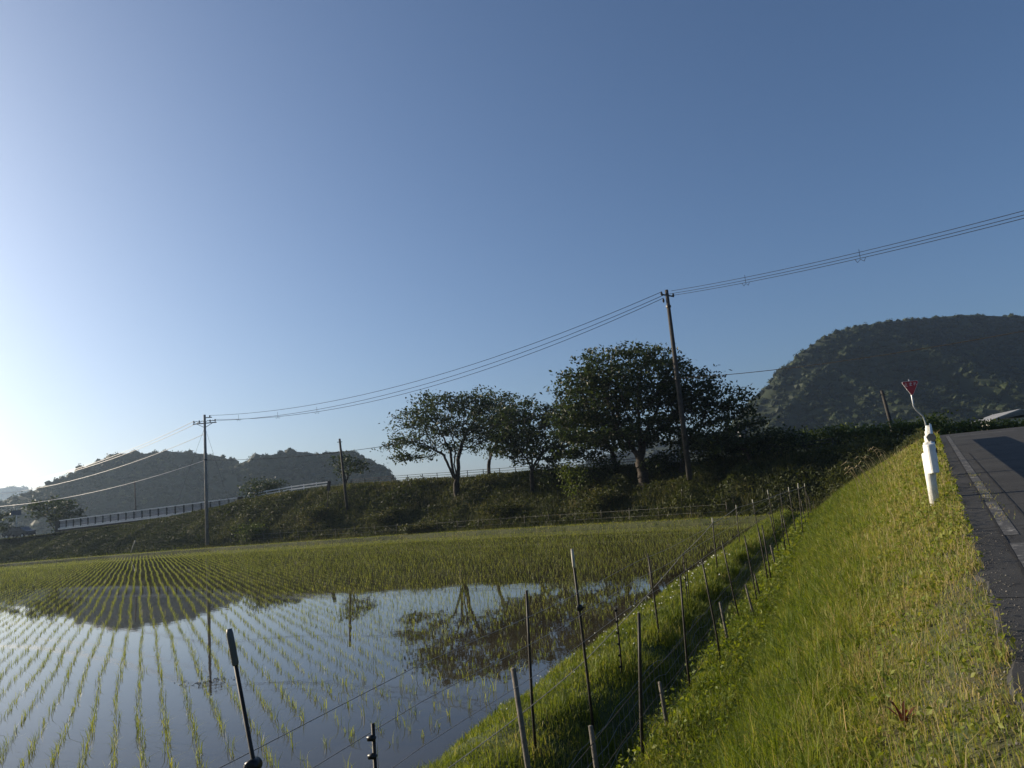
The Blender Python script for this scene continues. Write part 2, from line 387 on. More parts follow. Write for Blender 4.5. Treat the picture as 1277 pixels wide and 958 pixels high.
# water sheet of the paddy (reaches under the dyke and levee slopes)
wp = []
for w_ in np.linspace(-45, 41, 44): wp.append(tuple(A0 + PW*.22 + DW*w_))
for x, y in [(13.8, 45.9), (10.6, 48.8), (2.6, 56.8), (-10.9, 68.3), (-34, 81.3), (-49, 87.3), (-62, 90.5), (-85, 94.3), (-130, 98.3), (-150, 40), (-90, -33)]: wp.append((x, y))
import bmesh
bm = bmesh.new(); bm.faces.new([bm.verts.new((x, y, 0.)) for x, y in wp]); bmesh.ops.triangulate(bm, faces=bm.faces[:])
me = bpy.data.meshes.new('paddy_water'); bm.to_mesh(me); bm.free(); me.materials.append(M['water'])
tag(add('paddy_water', me), kind='structure')

# ---------------------------------------------------------------- roads
def strip(name, W, v0, v1, off, mat, wig=0., parent=None, thick=.0):
    """sheet along our road between lateral offsets v0 and v1"""
    V = []; F = []
    for i, w_ in enumerate(W):
        z = float(road_z(w_)) + off
        a = v0 + wig * float(wob(w_*1.3, 1.7, .35) + .5*wob(w_*4.1, .7, .4)); 
        for v_ in (a, v1):
            p = B0 + DR*w_ + PR*v_; V.append((p[0], p[1], z))
    n = len(W); F = [(2*i, 2*i+1, 2*i+3, 2*i+2) for i in range(n-1)]
    if thick:
        b = len(V)
        for i in range(n): x, y, z = V[2*i]; V.append((x + PR[0]*-.03, y + PR[1]*-.03, z - thick))
        F += [(2*i, 2*i+2, b+i+1, b+i) for i in range(n-1)]
    o = add(name, mesh_np(name, V, [np.array(F)], mat), parent); return o
def rp_(w, v): p = B0 + DR*w + PR*v; return np.array([p[0], p[1], float(road_z(w))])
WR = np.arange(-16, 48, .25)
road = tag(strip('road', WR, .02, 5.2, 0., M['road'], wig=.06, thick=.03), kind='structure')
# worn edge line in broken pieces
k = 0
for a, b in ((-1, 4.5), (5.0, 8.2), (8.5, 11.), (11.1, 34)):
    tag(strip('edge_line', np.arange(a, b + .01, .25), .31, .44, .004, M['paint']), kind='structure')
for v_, a, b in ((.285, -4, 34), (.60, -4, 20), (2.9, -4, 34)):
    tag(strip('road_seam', np.arange(a, b, .12), v_, v_ + .02, .006, M['tar'], wig=.012), kind='structure')
for w_ in (2.2, 5.6, 12.6, 18.4):                                       # cracks across the carriageway
    P_ = [rp_(w_ + .05*random.uniform(-1, 1) + .25*t, .03 + 4.6*t) for t in np.linspace(0, 1, 24)]; V = []
    for p in P_: V += [(p[0] - DR[0]*.008, p[1] - DR[1]*.008, p[2] + .005), (p[0] + DR[0]*.008, p[1] + DR[1]*.008, p[2] + .005)]
    tag(add('road_crack', mesh_np('road_crack', V, [np.array([(2*i, 2*i+1, 2*i+3, 2*i+2) for i in range(23)])], M['tar'])), kind='structure')
tag(strip('stop_line', np.arange(32.6, 33.1, .15), .6, 2.8, .004, M['paint']), kind='structure')
# the cross road on the embankment
CR = []
for x, y in [(64, 14.5), (45, 31), (34, 40)] + [(c[0] + 4.3, c[1] + 5.5) for c in _cp[1:-1]] + [(-88, 103)]: CR.append((x, y))
CRa = np.array(CR); V = []; F = []
from itertools import pairwise
pts = []
for (ax, ay), (bx, by) in pairwise(CR):
    for t in np.linspace(0, 1, 9)[:-1]: pts.append((ax + (bx-ax)*t, ay + (by-ay)*t))
pts.append(CR[-1]); pts = np.array(pts)
tg = np.gradient(pts, axis=0); tg /= np.linalg.norm(tg, axis=1)[:, None]; nr = np.stack([tg[:, 1], -tg[:, 0]], 1)
for s in (-2.9, 2.9):
    q = pts + nr*s; V.append(np.stack([q[:, 0], q[:, 1], height(pts[:, 0], pts[:, 1]) + .03], 1))
n = len(pts); V = np.concatenate(V); F = np.array([(i, i+1, n+i+1, n+i) for i in range(n-1)])
tag(add('cross_road', mesh_np('cross_road', V, [F], M['road'])), kind='structure')
# ---------------------------------------------------------------- hills and their woods
def ico(n):
    bm = bmesh.new(); bmesh.ops.create_icosphere(bm, subdivisions=n, radius=1.); bm.verts.ensure_lookup_table()
    V = np.array([v.co[:] for v in bm.verts]); F = np.array([[v.index for v in f.verts] for f in bm.faces]); bm.free(); return V, F
ICV, ICF = ico(1)
def lumps(C, R, rng, tints, squash=.85):
    """irregular rounded lumps at C with radii R"""
    n = len(C); k = len(ICV)
    disp = 1 + .30 * rng.standard_normal((n, k, 1)).clip(-1.2, 1.2)
    ang = rng.random(n) * 6.28; c, s = np.cos(ang), np.sin(ang)
    P = ICV[None] * disp
    P = np.stack([P[..., 0]*c[:, None] - P[..., 1]*s[:, None], P[..., 0]*s[:, None] + P[..., 1]*c[:, None], P[..., 2]*squash], -1)
    P = P * R[:, None, None] + C[:, None]
    F = ICF[None] + (np.arange(n)*k)[:, None, None]
    return P.reshape(-1, 3), F.reshape(-1, 3), np.repeat(tints, k)
def leaf_quads(P, size, rng, up=.5, aspect=.6, tint=None):
    """one small pointed leaf face per point"""
    n = len(P); nrm = rng.standard_normal((n, 3)); nrm[:, 2] += up * 2; nrm /= np.linalg.norm(nrm, axis=1)[:, None]
    t = np.cross(nrm, rng.standard_normal((n, 3))); t /= np.linalg.norm(t, axis=1)[:, None]; b = np.cross(nrm, t)
    s = np.broadcast_to(size, (n,))[:, None] * (.7 + .6*rng.random((n, 1)))
    fold = nrm * s * .12
    V = np.stack([P - t*s, P - b*s*aspect + fold, P + t*s, P + b*s*aspect + fold], 1).reshape(-1, 3)
    F = np.arange(4*n).reshape(n, 4)
    return V, F, np.repeat(rng.random(n) if tint is None else tint, 4)
class Fol:
    def __init__(s): s.V = []; s.Q = []; s.T = []; s.t = []; s.n = 0
    def quads(s, V, F, t): s.V.append(V); s.Q.append(F + s.n); s.t.append(t); s.n += len(V)
    def tris(s, V, F, t): s.V.append(V); s.T.append(F + s.n); s.t.append(t); s.n += len(V)
    def mesh(s, name, mat):
        fs = []
        if s.Q: fs.append(np.concatenate(s.Q))
        if s.T: fs.append(np.concatenate(s.T))
        return mesh_np(name, np.concatenate(s.V), fs, mat, tint=np.concatenate(s.t))
def hill(name, ridge, run_front, run_back, seed, crown_r, spacing, forest_name, front=None, spur=.16, zbase=1.):
    """ridge: (x, y, z) from left to right; the slope falls towards the viewer's side and behind"""
    rng = np.random.default_rng(seed); R = np.array(ridge, float)
    L = np.concatenate([[0], np.cumsum(np.linalg.norm(np.diff(R[:, :2], axis=0), axis=1))]); n = max(60, int(L[-1] / 6)); s = np.linspace(0, L[-1], n)
    P = np.stack([np.interp(s, L, R[:, i]) for i in range(3)], 1)
    ker = np.hanning(7); ker /= ker.sum()
    for i in (0, 1): P[3:-3, i] = np.convolve(P[:, i], ker, 'same')[3:-3]
    P[3:-3, 2] = np.convolve(P[:, 2], np.hanning(5)/np.hanning(5).sum(), 'same')[3:-3]
    if front is None:
        d = P[-1, :2] - P[0, :2]; d /= np.linalg.norm(d); front = np.array([d[1], -d[0]])
    front = np.array(front) / np.linalg.norm(front)
    T = np.concatenate([-np.linspace(1, .06, 16)**1.1, [0.], np.linspace(.03, 1, 34)]); nt_ = len(T)
    ph = rng.random(6) * 6.28
    def spurs(a, t):
        w = np.sin(a*.045 + ph[0] + t*1.5) + .7*np.sin(a*.083 + ph[1] - t*2.1) + .45*np.sin(a*.17 + ph[2] + t*4)
        return w / 2.
    V = np.zeros((n, nt_, 3))
    for j, t in enumerate(T):
        run = run_front if t > 0 else run_back; at = abs(t)
        prof = (1 - at)**1.15 * (1 - .25*at) if t > 0 else (1 - at)**1.3
        q = at * 4 * (1 - at)
        amp = spur * P[:, 2] * q * spurs(s, t)
        V[:, j, 0] = P[:, 0] + front[0] * t * run; V[:, j, 1] = P[:, 1] + front[1] * t * run
        V[:, j, 2] = zbase - 2 + (P[:, 2] + 2 - zbase) * prof + amp * (t > 0) + (.02 * P[:, 2] * np.sin(s*.11 + ph[3]) if False else 0)
    k = (np.arange(n-1)[:, None]*nt_ + np.arange(nt_-1)[None]).ravel()
    F = np.stack([k, k+nt_, k+nt_+1, k+1], 1); VV = V.reshape(-1, 3)
    tag(add(name, mesh_np(name, VV, [F], M['forestfloor'], smooth=True)), kind='structure')
    # crowns over it
    cr = VV[F]; area = np.linalg.norm(np.cross(cr[:, 2]-cr[:, 0], cr[:, 3]-cr[:, 1]), axis=1) / 2
    tpar = T[np.tile(np.arange(nt_-1), n-1)]
    wgt = area * np.where(tpar < -.35, 0., np.where(tpar < 0, .6, 1.)); N = int(wgt.sum() / spacing**2)
    idx = rng.choice(len(F), N, p=wgt/wgt.sum()); a, b = rng.random((2, N, 1))
    c = cr[idx]; C = (c[:, 0]*(1-a) + c[:, 1]*a)*(1-b) + (c[:, 3]*(1-a) + c[:, 2]*a)*b
    C = C[C[:, 0] < .80*C[:, 1]]; N = len(C)
    rad = crown_r * (.5 + 1.0*rng.random(N)**2.); C[:, 2] += rad*.12
    tint = rng.random(N)*.55 + .45*(rng.random(N) > .9)
    fo = Fol(); fo.tris(*lumps(C, rad*.86, rng, tint*.8, .8))
    m = 26; dirs = rng.standard_normal((N, m, 3)); dirs /= np.linalg.norm(dirs, axis=2)[..., None]; dirs[..., 2] = np.abs(dirs[..., 2])*.95 - .1
    LP = C[:, None] + dirs * rad[:, None, None] * (.72 + .42*rng.random((N, m, 1)))
    tt = (np.repeat(tint, m) + .25*(rng.random(N*m) - .4)).clip(0, 1)
    fo.quads(*leaf_quads(LP.reshape(-1, 3), crown_r*.19, rng, .4, .65, tt))
    o = add(forest_name, fo.mesh(forest_name, M['forest'])); return o
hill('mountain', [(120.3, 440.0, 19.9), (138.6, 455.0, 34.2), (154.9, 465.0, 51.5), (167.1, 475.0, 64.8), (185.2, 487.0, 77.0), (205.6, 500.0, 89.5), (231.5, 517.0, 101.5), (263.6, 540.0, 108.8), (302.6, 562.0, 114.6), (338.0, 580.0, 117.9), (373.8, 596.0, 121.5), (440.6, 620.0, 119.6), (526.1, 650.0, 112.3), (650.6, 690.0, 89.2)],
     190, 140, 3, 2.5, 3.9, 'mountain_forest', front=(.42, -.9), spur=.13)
hill('mountain_spur', [(253.9, 505.0, 95.9), (232.8, 492.0, 88.0), (214.5, 478.0, 78.0), (193.0, 462.0, 65.3), (173.0, 447.0, 53.0), (161.0, 437.0, 45.2), (148.6, 425.0, 37.2), (136.2, 412.0, 28.2)][::-1],
     110, 60, 14, 2.4, 3.8, 'spur_forest', front=(.95, -.3), spur=.12)
hill('wooded_hill', [(-303.3, 360.0, 21.2), (-287.5, 375.0, 22.8), (-273.7, 390.0, 25.6), (-265.5, 400.0, 29.2), (-259.8, 408.0, 34.1), (-253.6, 416.0, 37.9), (-250.4, 422.0, 41.9), (-244.5, 432.0, 47.5), (-237.0, 440.0, 49.7), (-223.7, 452.0, 50.8), (-215.1, 460.0, 51.6), (-201.8, 470.0, 49.6), (-192.2, 478.0, 47.7), (-182.4, 486.0, 42.1), (-169.9, 495.0, 33.9), (-152.1, 505.0, 16.5)],
     100, 60, 5, 2.5, 3.6, 'hill_forest', front=(.7, -.71), spur=.2)
hill('wooded_hill', [(-189.7, 430.0, 23.1), (-180.4, 436.0, 28.9), (-172.8, 441.0, 36.0), (-163.2, 448.0, 41.3), (-151.1, 456.0, 43.7), (-143.0, 462.0, 45.4), (-134.6, 468.0, 44.6), (-125.9, 473.0, 42.6), (-116.7, 478.0, 44.2), (-107.7, 484.0, 43.3), (-100.8, 488.0, 39.8), (-94.2, 492.0, 29.4), (-88.7, 496.0, 18.4), (-81.0, 500.0, 5.0)],
     80, 50, 8, 2.5, 3.5, 'hill_forest', front=(.6, -.8), spur=.2)
hill('far_mountain', [(-1382.0, 1500.0, 112.5), (-1151.4, 1500.0, 118.), (-1085.7, 1500.0, 117.6), (-1067.1, 1520.0, 119.6), (-1049.2, 1530.0, 121.5), (-1034.2, 1540.0, 120.4), (-1020.4, 1550.0, 106.1), (-975.8, 1560.0, 75.6), (-896.9, 1570.0, 35.2)],
     220, 150, 9, 9., 15., 'far_mountain_forest', spur=.12)
hill('wooded_hill', [(-8.4, 820.0, 17.3), (45.6, 820.0, 26.7), (82.3, 820.0, 39.4), (126.3, 810.0, 49.0), (168.9, 800.0, 54.1), (218.2, 790.0, 53.2), (257.8, 780.0, 52.2), (303.6, 770.0, 43.9), (370.1, 760.0, 20.7)],
     130, 80, 12, 5.5, 8., 'hill_forest', front=(.2, -1.), spur=.15)
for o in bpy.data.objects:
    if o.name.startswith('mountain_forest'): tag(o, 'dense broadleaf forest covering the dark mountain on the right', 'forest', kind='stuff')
    elif o.name.startswith('spur_forest'): tag(o, 'sunlit woods on the left spur of the dark mountain', 'forest', kind='stuff')
    elif o.name == 'hill_forest': tag(o, 'hazy woods on the broad hill behind the left utility pole', 'forest', kind='stuff')
    elif o.name == 'hill_forest.001': tag(o, 'dark woods on the rounded hill left of the cherry trees', 'forest', kind='stuff')
    elif o.name == 'hill_forest.002': tag(o, 'far woods on the low hill glimpsed between the big tree trunks', 'forest', kind='stuff')
    elif o.name.startswith('far_mountain_forest'): tag(o, 'pale distant woods at the far left skyline', 'forest', kind='stuff')

def gz(x, y): return float(height(np.array([x]), np.array([y]))[0])
# ---------------------------------------------------------------- trees
def grow(base, els, seed, natt=650, step=.38, fork=.35):
    rng = np.random.default_rng(seed); base = np.array(base)
    A = []
    vol = np.array([e[3]*e[4]*e[5] for e in els]); vol /= vol.sum()
    for e, f in zip(els, vol):
        n = int(natt*f); d = rng.standard_normal((n, 3)); d /= np.linalg.norm(d, axis=1)[:, None]
        r = rng.random((n, 1))**.42
        A.append(np.array(e[:3]) + d*r*np.array(e[3:]))
    A = np.concatenate(A)
    # foliage in uneven tiers with gaps
    tier = .95; zz = (A[:, 2] + .35*np.sin(A[:, 0]*.9 + seed) + .35*np.sin(A[:, 1]*1.1 + seed*2)) / tier; A[:, 2] += (np.round(zz) - zz) * tier * .7
    hole = np.sin(A[:, 0]*1.5 + seed*1.3) * np.sin(A[:, 1]*1.4 + seed) + np.sin(A[:, 2]*2.2 + A[:, 0]*.6 + seed*.7)*.8
    A = A[hole > -.75]
    cen = A.mean(0); bot = A[:, 2].min(); top = A[:, 2].max()
    fz = base[2] + max(.7, (cen[2] - base[2]) * fork)
    N = [base]; par = [-1]
    k = max(2, int((fz - base[2]) / .4)); lean = (cen[:2] - base[:2]) * .12
    for i in range(1, k+1):
        f = i / k; N.append(np.array([base[0] + lean[0]*f + .05*rng.standard_normal(), base[1] + lean[1]*f + .05*rng.standard_normal(), base[2] + (fz-base[2])*f])); par.append(len(N)-2)
    # main limbs first, rising and spreading
    root = len(N) - 1; nl = rng.integers(4, 6)
    for j in range(nl):
        tgt = A[rng.integers(len(A))]; a = 6.28*j/nl + rng.random(); ext = np.array([np.cos(a)*max(e[3] for e in els)*.5, np.sin(a)*max(e[4] for e in els)*.5, 0])
        tgt = cen + ext + np.array([0, 0, (top-cen[2])*.15*rng.standard_normal()]); p = N[root]; q = root; m = int(np.linalg.norm(tgt - p)*.62/step)
        for i in range(m):
            f = (i+1)/m; d = tgt - p; d /= np.linalg.norm(d); d = d*(.55+.45*f) + np.array([0, 0, .55*(1-f)]) + .16*rng.standard_normal(3); d /= np.linalg.norm(d)
            p = p + d*step; N.append(p); par.append(q); q = len(N) - 1
    N = [np.array(p) for p in N]
    alive = np.ones(len(A), bool); NA = np.array(N); near_i = np.argmin(((A[:, None]-NA[None])**2).sum(2), 1); near_d = np.sqrt(((A-NA[near_i])**2).sum(1))
    for it in range(90):
        if not alive.any(): break
        idx = np.where(alive)[0]; new = []; newp = []
        for nd in np.unique(near_i[idx]):
            g = idx[near_i[idx] == nd]; d = (A[g] - N[nd]); d /= np.maximum(np.linalg.norm(d, axis=1), 1e-6)[:, None]; d = d.mean(0) + .12*rng.standard_normal(3)
            L = np.linalg.norm(d)
            if L < 1e-3: continue
            new.append(N[nd] + d/L*step); newp.append(nd)
        if not new: break
        s0 = len(N); N += new; par += newp; nw = np.array(new)
        D = np.sqrt(((A[idx][:, None]-nw[None])**2).sum(2)); j = D.argmin(1); dm = D[np.arange(len(idx)), j]
        b = dm < near_d[idx]; near_i[idx[b]] = s0 + j[b]; near_d[idx[b]] = dm[b]
        alive[near_d < step*1.5] = False
        if len(N) > 4200: break
    return np.array(N), np.array(par), rng
def tree(name, label, base, els, seed, leaf=.15, per=13, trunk_r=.24, natt=650, step=.38, fork=.35, group=None, mat='leaf', cat='tree', spread=.42):
    N, par, rng = grow(base, els, seed, natt, step, fork)
    n = len(N); r = np.full(n, .0); kids = np.zeros(n, int)
    for i in range(n-1, 0, -1): kids[par[i]] += 1
    acc = np.zeros(n)
    for i in range(n-1, -1, -1):
        a = acc[i] if acc[i] > 0 else .011**2.2
        r[i] = a**(1/2.2)
        if par[i] >= 0: acc[par[i]] += a
    r = .012 * (r/.011)**(math.log(trunk_r/.012)/math.log(r[0]/.011)); r = np.maximum(r, .012); r[0] *= 1.3
    B = np.array(base); e = empty(name, base)
    # limbs: one tapered segment per edge, all one mesh
    k = 5; c = np.array([(math.cos(6.283*j/k), math.sin(6.283*j/k)) for j in range(k)])
    i1 = np.arange(1, n); i0 = par[1:]; d = N[i1]-N[i0]; d /= np.maximum(np.linalg.norm(d, axis=1), 1e-6)[:, None]
    x = np.cross(d, np.where(np.abs(d[:, 2:3]) > .9, [[1., 0, 0]], [[0, 0, 1.]])); x /= np.linalg.norm(x, axis=1)[:, None]; y = np.cross(d, x)
    ring = x[:, None]*c[None, :, :1] + y[:, None]*c[None, :, 1:]
    r0 = np.minimum(r[i0], r[i1]*1.6); V = np.concatenate([N[i0][:, None]+ring*r0[:, None, None], N[i1][:, None]+ring*r[i1][:, None, None]], 1).reshape(-1, 3) - B
    j = np.arange(k); q = np.stack([j, (j+1) % k, k+(j+1) % k, k+j], 1); F = (q[None] + (np.arange(n-1)*2*k)[:, None, None]).reshape(-1, 4)
    add('trunk', mesh_np('trunk', V, [F], M['bark'], smooth=True), e)
    tips = np.where((r < .036) & (np.arange(n) > 8))[0]
    P = N[tips]
    off = rng.standard_normal((len(P), per, 3)) * spread * np.array([1., 1., .34])
    LP = (P[:, None] + off).reshape(-1, 3) - B
    shade = np.repeat(rng.random(len(P))*.5, per)
    tt = (shade + .5*rng.random(len(LP))).clip(0, 1)
    fo = Fol(); fo.quads(*leaf_quads(LP, leaf, rng, .55, .55, tt)); add('crown', fo.mesh('crown', M[mat]), e)
    tag(e, label, cat, group); return e
TG = 'cherry trees on the embankment'
tree('cherry_tree', 'leftmost cherry tree on the embankment, forked trunk and wide airy crown', (-6.2, 71.6, gz(-6.2, 71.6)-.15), [(-7.14, 72.0, 10.71, 5.2, 4.2, 3.3), (-10.23, 72.2, 8.36, 3.15, 2.52, 2.04), (-3.25, 72.5, 11.72, 3.54, 2.83, 2.36), (-3.47, 72.5, 8.96, 3.15, 2.52, 2.2)], 21, per=15, natt=1000, trunk_r=.33, group=TG, fork=.22, spread=.40)
tree('cherry_tree', 'slim cherry tree half hidden behind the leftmost cherry tree', (-3.41, 80.0, gz(-3.41, 80.)-.15), [(-2.0, 80.0, 11.6, 3.3, 2.6, 3.0), (-.2, 80.0, 9.4, 3.1, 2.4, 2.5)], 22, per=18, natt=680, trunk_r=.2, group=TG)
tree('cherry_tree', 'small round cherry tree between the leftmost tree and the tallest one', (1.0, 65.8, gz(1., 65.8)-.15), [(1.5, 66.5, 8.5, 3.9, 3.1, 3.3), (3.0, 66., 6.4, 2.8, 2.2, 1.6), (-0.38, 66.5, 7.38, 1.88, 1.5, 1.88), (3.18, 66.5, 6.78, 1.59, 1.73, 2.16)], 23, per=19, natt=760, trunk_r=.2, group=TG)
tree('cherry_tree', 'tallest cherry tree with dense dark crown left of the tall pole', (9.65, 58.4, gz(9.65, 58.4)-.15), [(8.9, 58.6, 11.3, 5.4, 4.4, 3.2), (5.4, 58.6, 8.2, 3.0, 2.8, 2.2), (12.4, 58.9, 9.2, 3.2, 2.8, 2.6), (8.6, 57.6, 6.9, 4.2, 3.0, 1.3), (6.36, 58.6, 9.8, 3.69, 2.95, 2.67), (11.24, 58.6, 10.34, 3.5, 2.8, 3.18), (4.54, 58.6, 7.71, 2.03, 1.63, 1.91), (8.73, 58.6, 7.98, 3.81, 3.05, 1.91)], 24, per=20, natt=2000, trunk_r=.44, group=TG, fork=.3)
tree('cherry_tree', 'cherry tree behind the left side of the tallest tree', (8.2, 63.0, gz(8.2, 63.)-.15), [(7.2, 63.0, 9.4, 3.9, 3.1, 2.9), (5.2, 62.6, 7.0, 3.0, 2.5, 1.9), (9.5, 63.5, 6.8, 3.0, 2.4, 1.5)], 25, per=18, natt=800, trunk_r=.24, group=TG)
tree('cherry_tree', 'spreading cherry tree with twin trunks right behind the tall pole', (12.5, 57.6, gz(12.5, 57.6)-.15), [(13.8, 57.5, 10.2, 2.8, 2.3, 1.7), (15.6, 57.2, 8.2, 3.4, 2.8, 1.9), (14.0, 57.0, 6.3, 3.6, 2.8, 1.2), (14.49, 57.5, 9.06, 2.99, 2.39, 2.12), (15.43, 57.5, 7.59, 2.25, 1.8, 1.62), (12.95, 57.5, 7.81, 2.49, 2.0, 2.12), (16.29, 57.5, 9.41, 1.37, 1.1, 1.0)], 26, per=16, natt=1200, trunk_r=.24, group=TG, fork=.2)
tree('small_tree', 'low dark spreading tree at the right end of the tree row', (16.75, 54.0, gz(16.75, 54.)-.1), [(16.2, 54.2, 5.6, 3.0, 2.2, 1.3), (15.73, 54.0, 5.52, 2.46, 1.97, 1.05), (17.33, 54.0, 6.55, 1.41, 1.12, 0.82), (14.23, 54.0, 5.24, 1.76, 1.41, 0.94)], 27, per=13, natt=260, trunk_r=.14, step=.3)
tree('small_tree', 'little round tree behind the slim pole left of the cherry trees', (-21.73, 93.0, gz(-21.73, 93.)-.1), [(-21.11, 93.0, 8.51, 2.42, 1.94, 1.41), (-21.77, 93.0, 9.38, 1.61, 1.29, 0.91)], 28, per=12, natt=200, trunk_r=.15, leaf=.17)
tree('roadside_tree', 'hazy leafy tree left of the bridge railing', (-73.8, 118., 1.8), [(-74.5, 118.0, 7.6, 4.0, 3.4, 2.0), (-71., 117, 6.4, 2.8, 2.4, 1.5)], 29, per=14, natt=300, trunk_r=.2, leaf=.24, step=.5)
tree('roadside_tree', 'hazy tree at the left edge of the picture behind the parked car', (-84.9, 119., 1.8), [(-84.5, 119.0, 6.2, 3.8, 3., 2.1), (-81.5, 119., 5.0, 2., 2., 1.2)], 30, per=14, natt=240, trunk_r=.2, leaf=.24, step=.5)
def shrub(name, label, c, rad, seed, n=900, leaf=.13, mat='hedge', group=None, cat='shrub'):
    """a low leafy mass: stems under a lumpy crown of single leaves"""
    rng = np.random.default_rng(seed); e = empty(name, c); rx, ry, rz = rad
    mb = MB()
    for i in range(6):
        a = rng.random()*6.28; mb.tube([(0, 0, 0), (.35*rx*math.cos(a), .35*ry*math.sin(a), rz*.7), (.7*rx*math.cos(a), .7*ry*math.sin(a), rz*1.2)], [.03, .022, .012], 5)
    mb.build('stem', M['bark'], e)
    k = max(8, n//70); cen = rng.standard_normal((k, 3)); cen /= np.linalg.norm(cen, axis=1)[:, None]; cen *= rng.random((k, 1))**.4
    cl = cen[rng.integers(k, size=n)]*np.array([rx, ry, rz])*.85 + np.array([0, 0, rz]) + rng.standard_normal((n, 3))*np.array([rx, ry, rz])*.22
    cl[:, 2] = np.maximum(cl[:, 2], .05)
    fo = Fol(); fo.quads(*leaf_quads(cl, leaf, rng, .5, .55, (rng.random(n)*.7 + .3*rng.random(k)[rng.integers(k, size=n)]))); add('crown', fo.mesh('crown', M[mat]), e)
    return tag(e, label, cat, group)
shrub('round_shrub', 'round green bush at the right end of the bridge railing', (-32.1, 93., gz(-32.1, 93.)), (2.7, 2.2, 1.5), 41, 1800, .15, 'leaf')
shrub('pale_shrub', 'pale leafy shrub on the embankment below the tallest cherry tree', (4.4, 61.2, gz(4.4, 61.2)), (1.6, 1.2, 1.7), 42, 900, .12)
for i, (x, y, rx, rz, l_) in enumerate(((-29.5, 81.6, 2.2, 1.1, 'light green bush at the foot of the embankment right of the left pole'), (-13.5, 73.5, 2.2, .8, 'low bush on the embankment left of the leftmost cherry tree'), (-22., 79.5, 2.4, .8, 'wide low bush under the slim pole on the embankment'), (-2.2, 64.8, 2.0, .8, 'low bush on the embankment right of the leftmost cherry trunk'), (6.2, 57.8, 1.8, .9, 'dark bush on the embankment left of the tallest tree trunk'), (-9.5, 69., 1.8, .7, 'small bush near the levee below the leftmost cherry tree'))):
    shrub('bank_shrub', l_, (x, y, gz(x, y)-.1), (rx, rx*.7, rz), 80+i, 1500, .10, 'weed' if i else 'hedge')
for i, (x, y, rx, rz, l_) in enumerate(((6.6, 61.8, 2.0, 1.2, 'dark low shrub left of the tallest cherry trunk'), (11.2, 58.6, 1.7, 1.0, 'dark low shrub between the tallest trunk and the tall pole'), (14.6, 56.6, 2.2, 1.2, 'dark low shrub right of the tall pole'), (3.4, 64.6, 1.8, 1.1, 'dark low shrub right of the small round cherry tree'), (18.6, 53.2, 2.2, 1.1, 'dark low shrub at the right end of the tree row'))):
    shrub('dark_shrub', l_, (x, y, gz(x, y)-.1), (rx, rx*.8, rz), 120+i, 1500, .12, 'leaf')
hz = [(21.3, 60., 4.0, 2.2, 1.3), (22.8, 58., 4.0, 2.0, 1.35), (24.2, 56.5, 4.0, 2.0, 1.4), (26.1, 55., 4.0, 1.8, 1.2), (27.7, 54., 4.0, 1.8, 1.3), (29.5, 53., 4.0, 1.9, 1.3), (31.4, 52.2, 3.9, 1.8, 1.0), (33.6, 51.6, 3.9, 2.0, .8), (35.9, 51., 3.9, 2.0, .7), (38.4, 50.4, 3.9, 2.0, 1.)]
hz.insert(0, (19.4, 62., 4.0, 2.0, 1.2))
for i, (x, y, z, r_, h_) in enumerate(hz):
    shrub('hedge_shrub', ['leftmost', 'second', 'third', 'fourth', 'fifth', 'sixth', 'seventh', 'eighth', 'ninth', 'tenth', 'rightmost'][i] + (' shrub in the hedge beyond the road junction' if i in (0, 10) else ' shrub from the left in the hedge beyond the junction'), (x, y, gz(x, y)), (r_, r_*.8, h_*.75), 50+i, 1300, .12, 'hedge', 'hedge along the far side of the cross road')

# ---------------------------------------------------------------- poles and lines
def catenary(a, b, sag, n=26):
    a = np.array(a, float); b = np.array(b, float); t = np.linspace(0, 1, n)[:, None]
    p = a + (b-a)*t; p[:, 2] -= (4*sag*t*(1-t))[:, 0]; return p
LP, RP = np.array([-35.5, 84., .9]), np.array([12.1, 53.6, 3.2])
e = empty('utility_pole', LP)
MB().tube([(0, 0, -.3), (0, 0, 7), (0, 0, 14.4)], [.20, .17, .13], 10).build('post', M['pole'], e, True)
dw = (RP-LP)[:2]; dw /= np.linalg.norm(dw); pe = np.array([-dw[1], dw[0]]) * -1
MB().box((0, 0, 13.42), (2.7, .1, .1)).build('crossarm', M['iron'], e)
for x in (-1.25, -.62, .62, 1.2):
    m = MB(); m.tube([(x, 0, 13.47), (x, 0, 13.62), (x, 0, 13.66), (x, 0, 13.78), (x, 0, 13.8)], [.03, .05, .09, .08, .03], 8); m.build('insulator', M['iron'], e)
for x in (-1., -.3, .35, .9): MB().tube([(x-.28, 0, 13.55), (x, .02, 13.72), (x+.28, 0, 13.6)], .035, 5).build('jumper', M['iron'], e)
MB().box((.45, 0, 14.05), (.75, .09, .09)).build('top_bracket', M['iron'], e)
MB().tube([(.6, 0, 14.1), (.6, 0, 14.28)], .07, 6).build('insulator', M['iron'], e)
MB().bar((0, 0, 12.9), (.9, 0, 13.4), .05, .05).build('brace', M['iron'], e); MB().bar((0, 0, 12.9), (-.9, 0, 13.4), .05, .05).build('brace', M['iron'], e)
MB().tube([(0, 0, 9.15), (0, 0, 9.3)], [.2, .2], 8).build('clamp_band', M['iron'], e)
tag(e, 'tall utility pole with dark crossarm standing behind the paddy on the left', 'utility pole')
e = empty('utility_pole', RP)
MB().tube([(0, 0, -.3), (0, 0, 7), (0, 0, 13.8)], [.21, .17, .125], 10).build('post', M['darkpole'], e, True)
MB().bar((-.42, 0, 13.5), (.5, 0, 13.25), .09, .09).build('crossarm', M['iron'], e)
for x, z in ((-.4, 13.55), (.45, 13.35), (-.32, 13.0)): MB().tube([(x, 0, z-.14), (x, 0, z), (x, 0, z+.16)], [.05, .09, .05], 6).build('insulator', M['iron'], e)
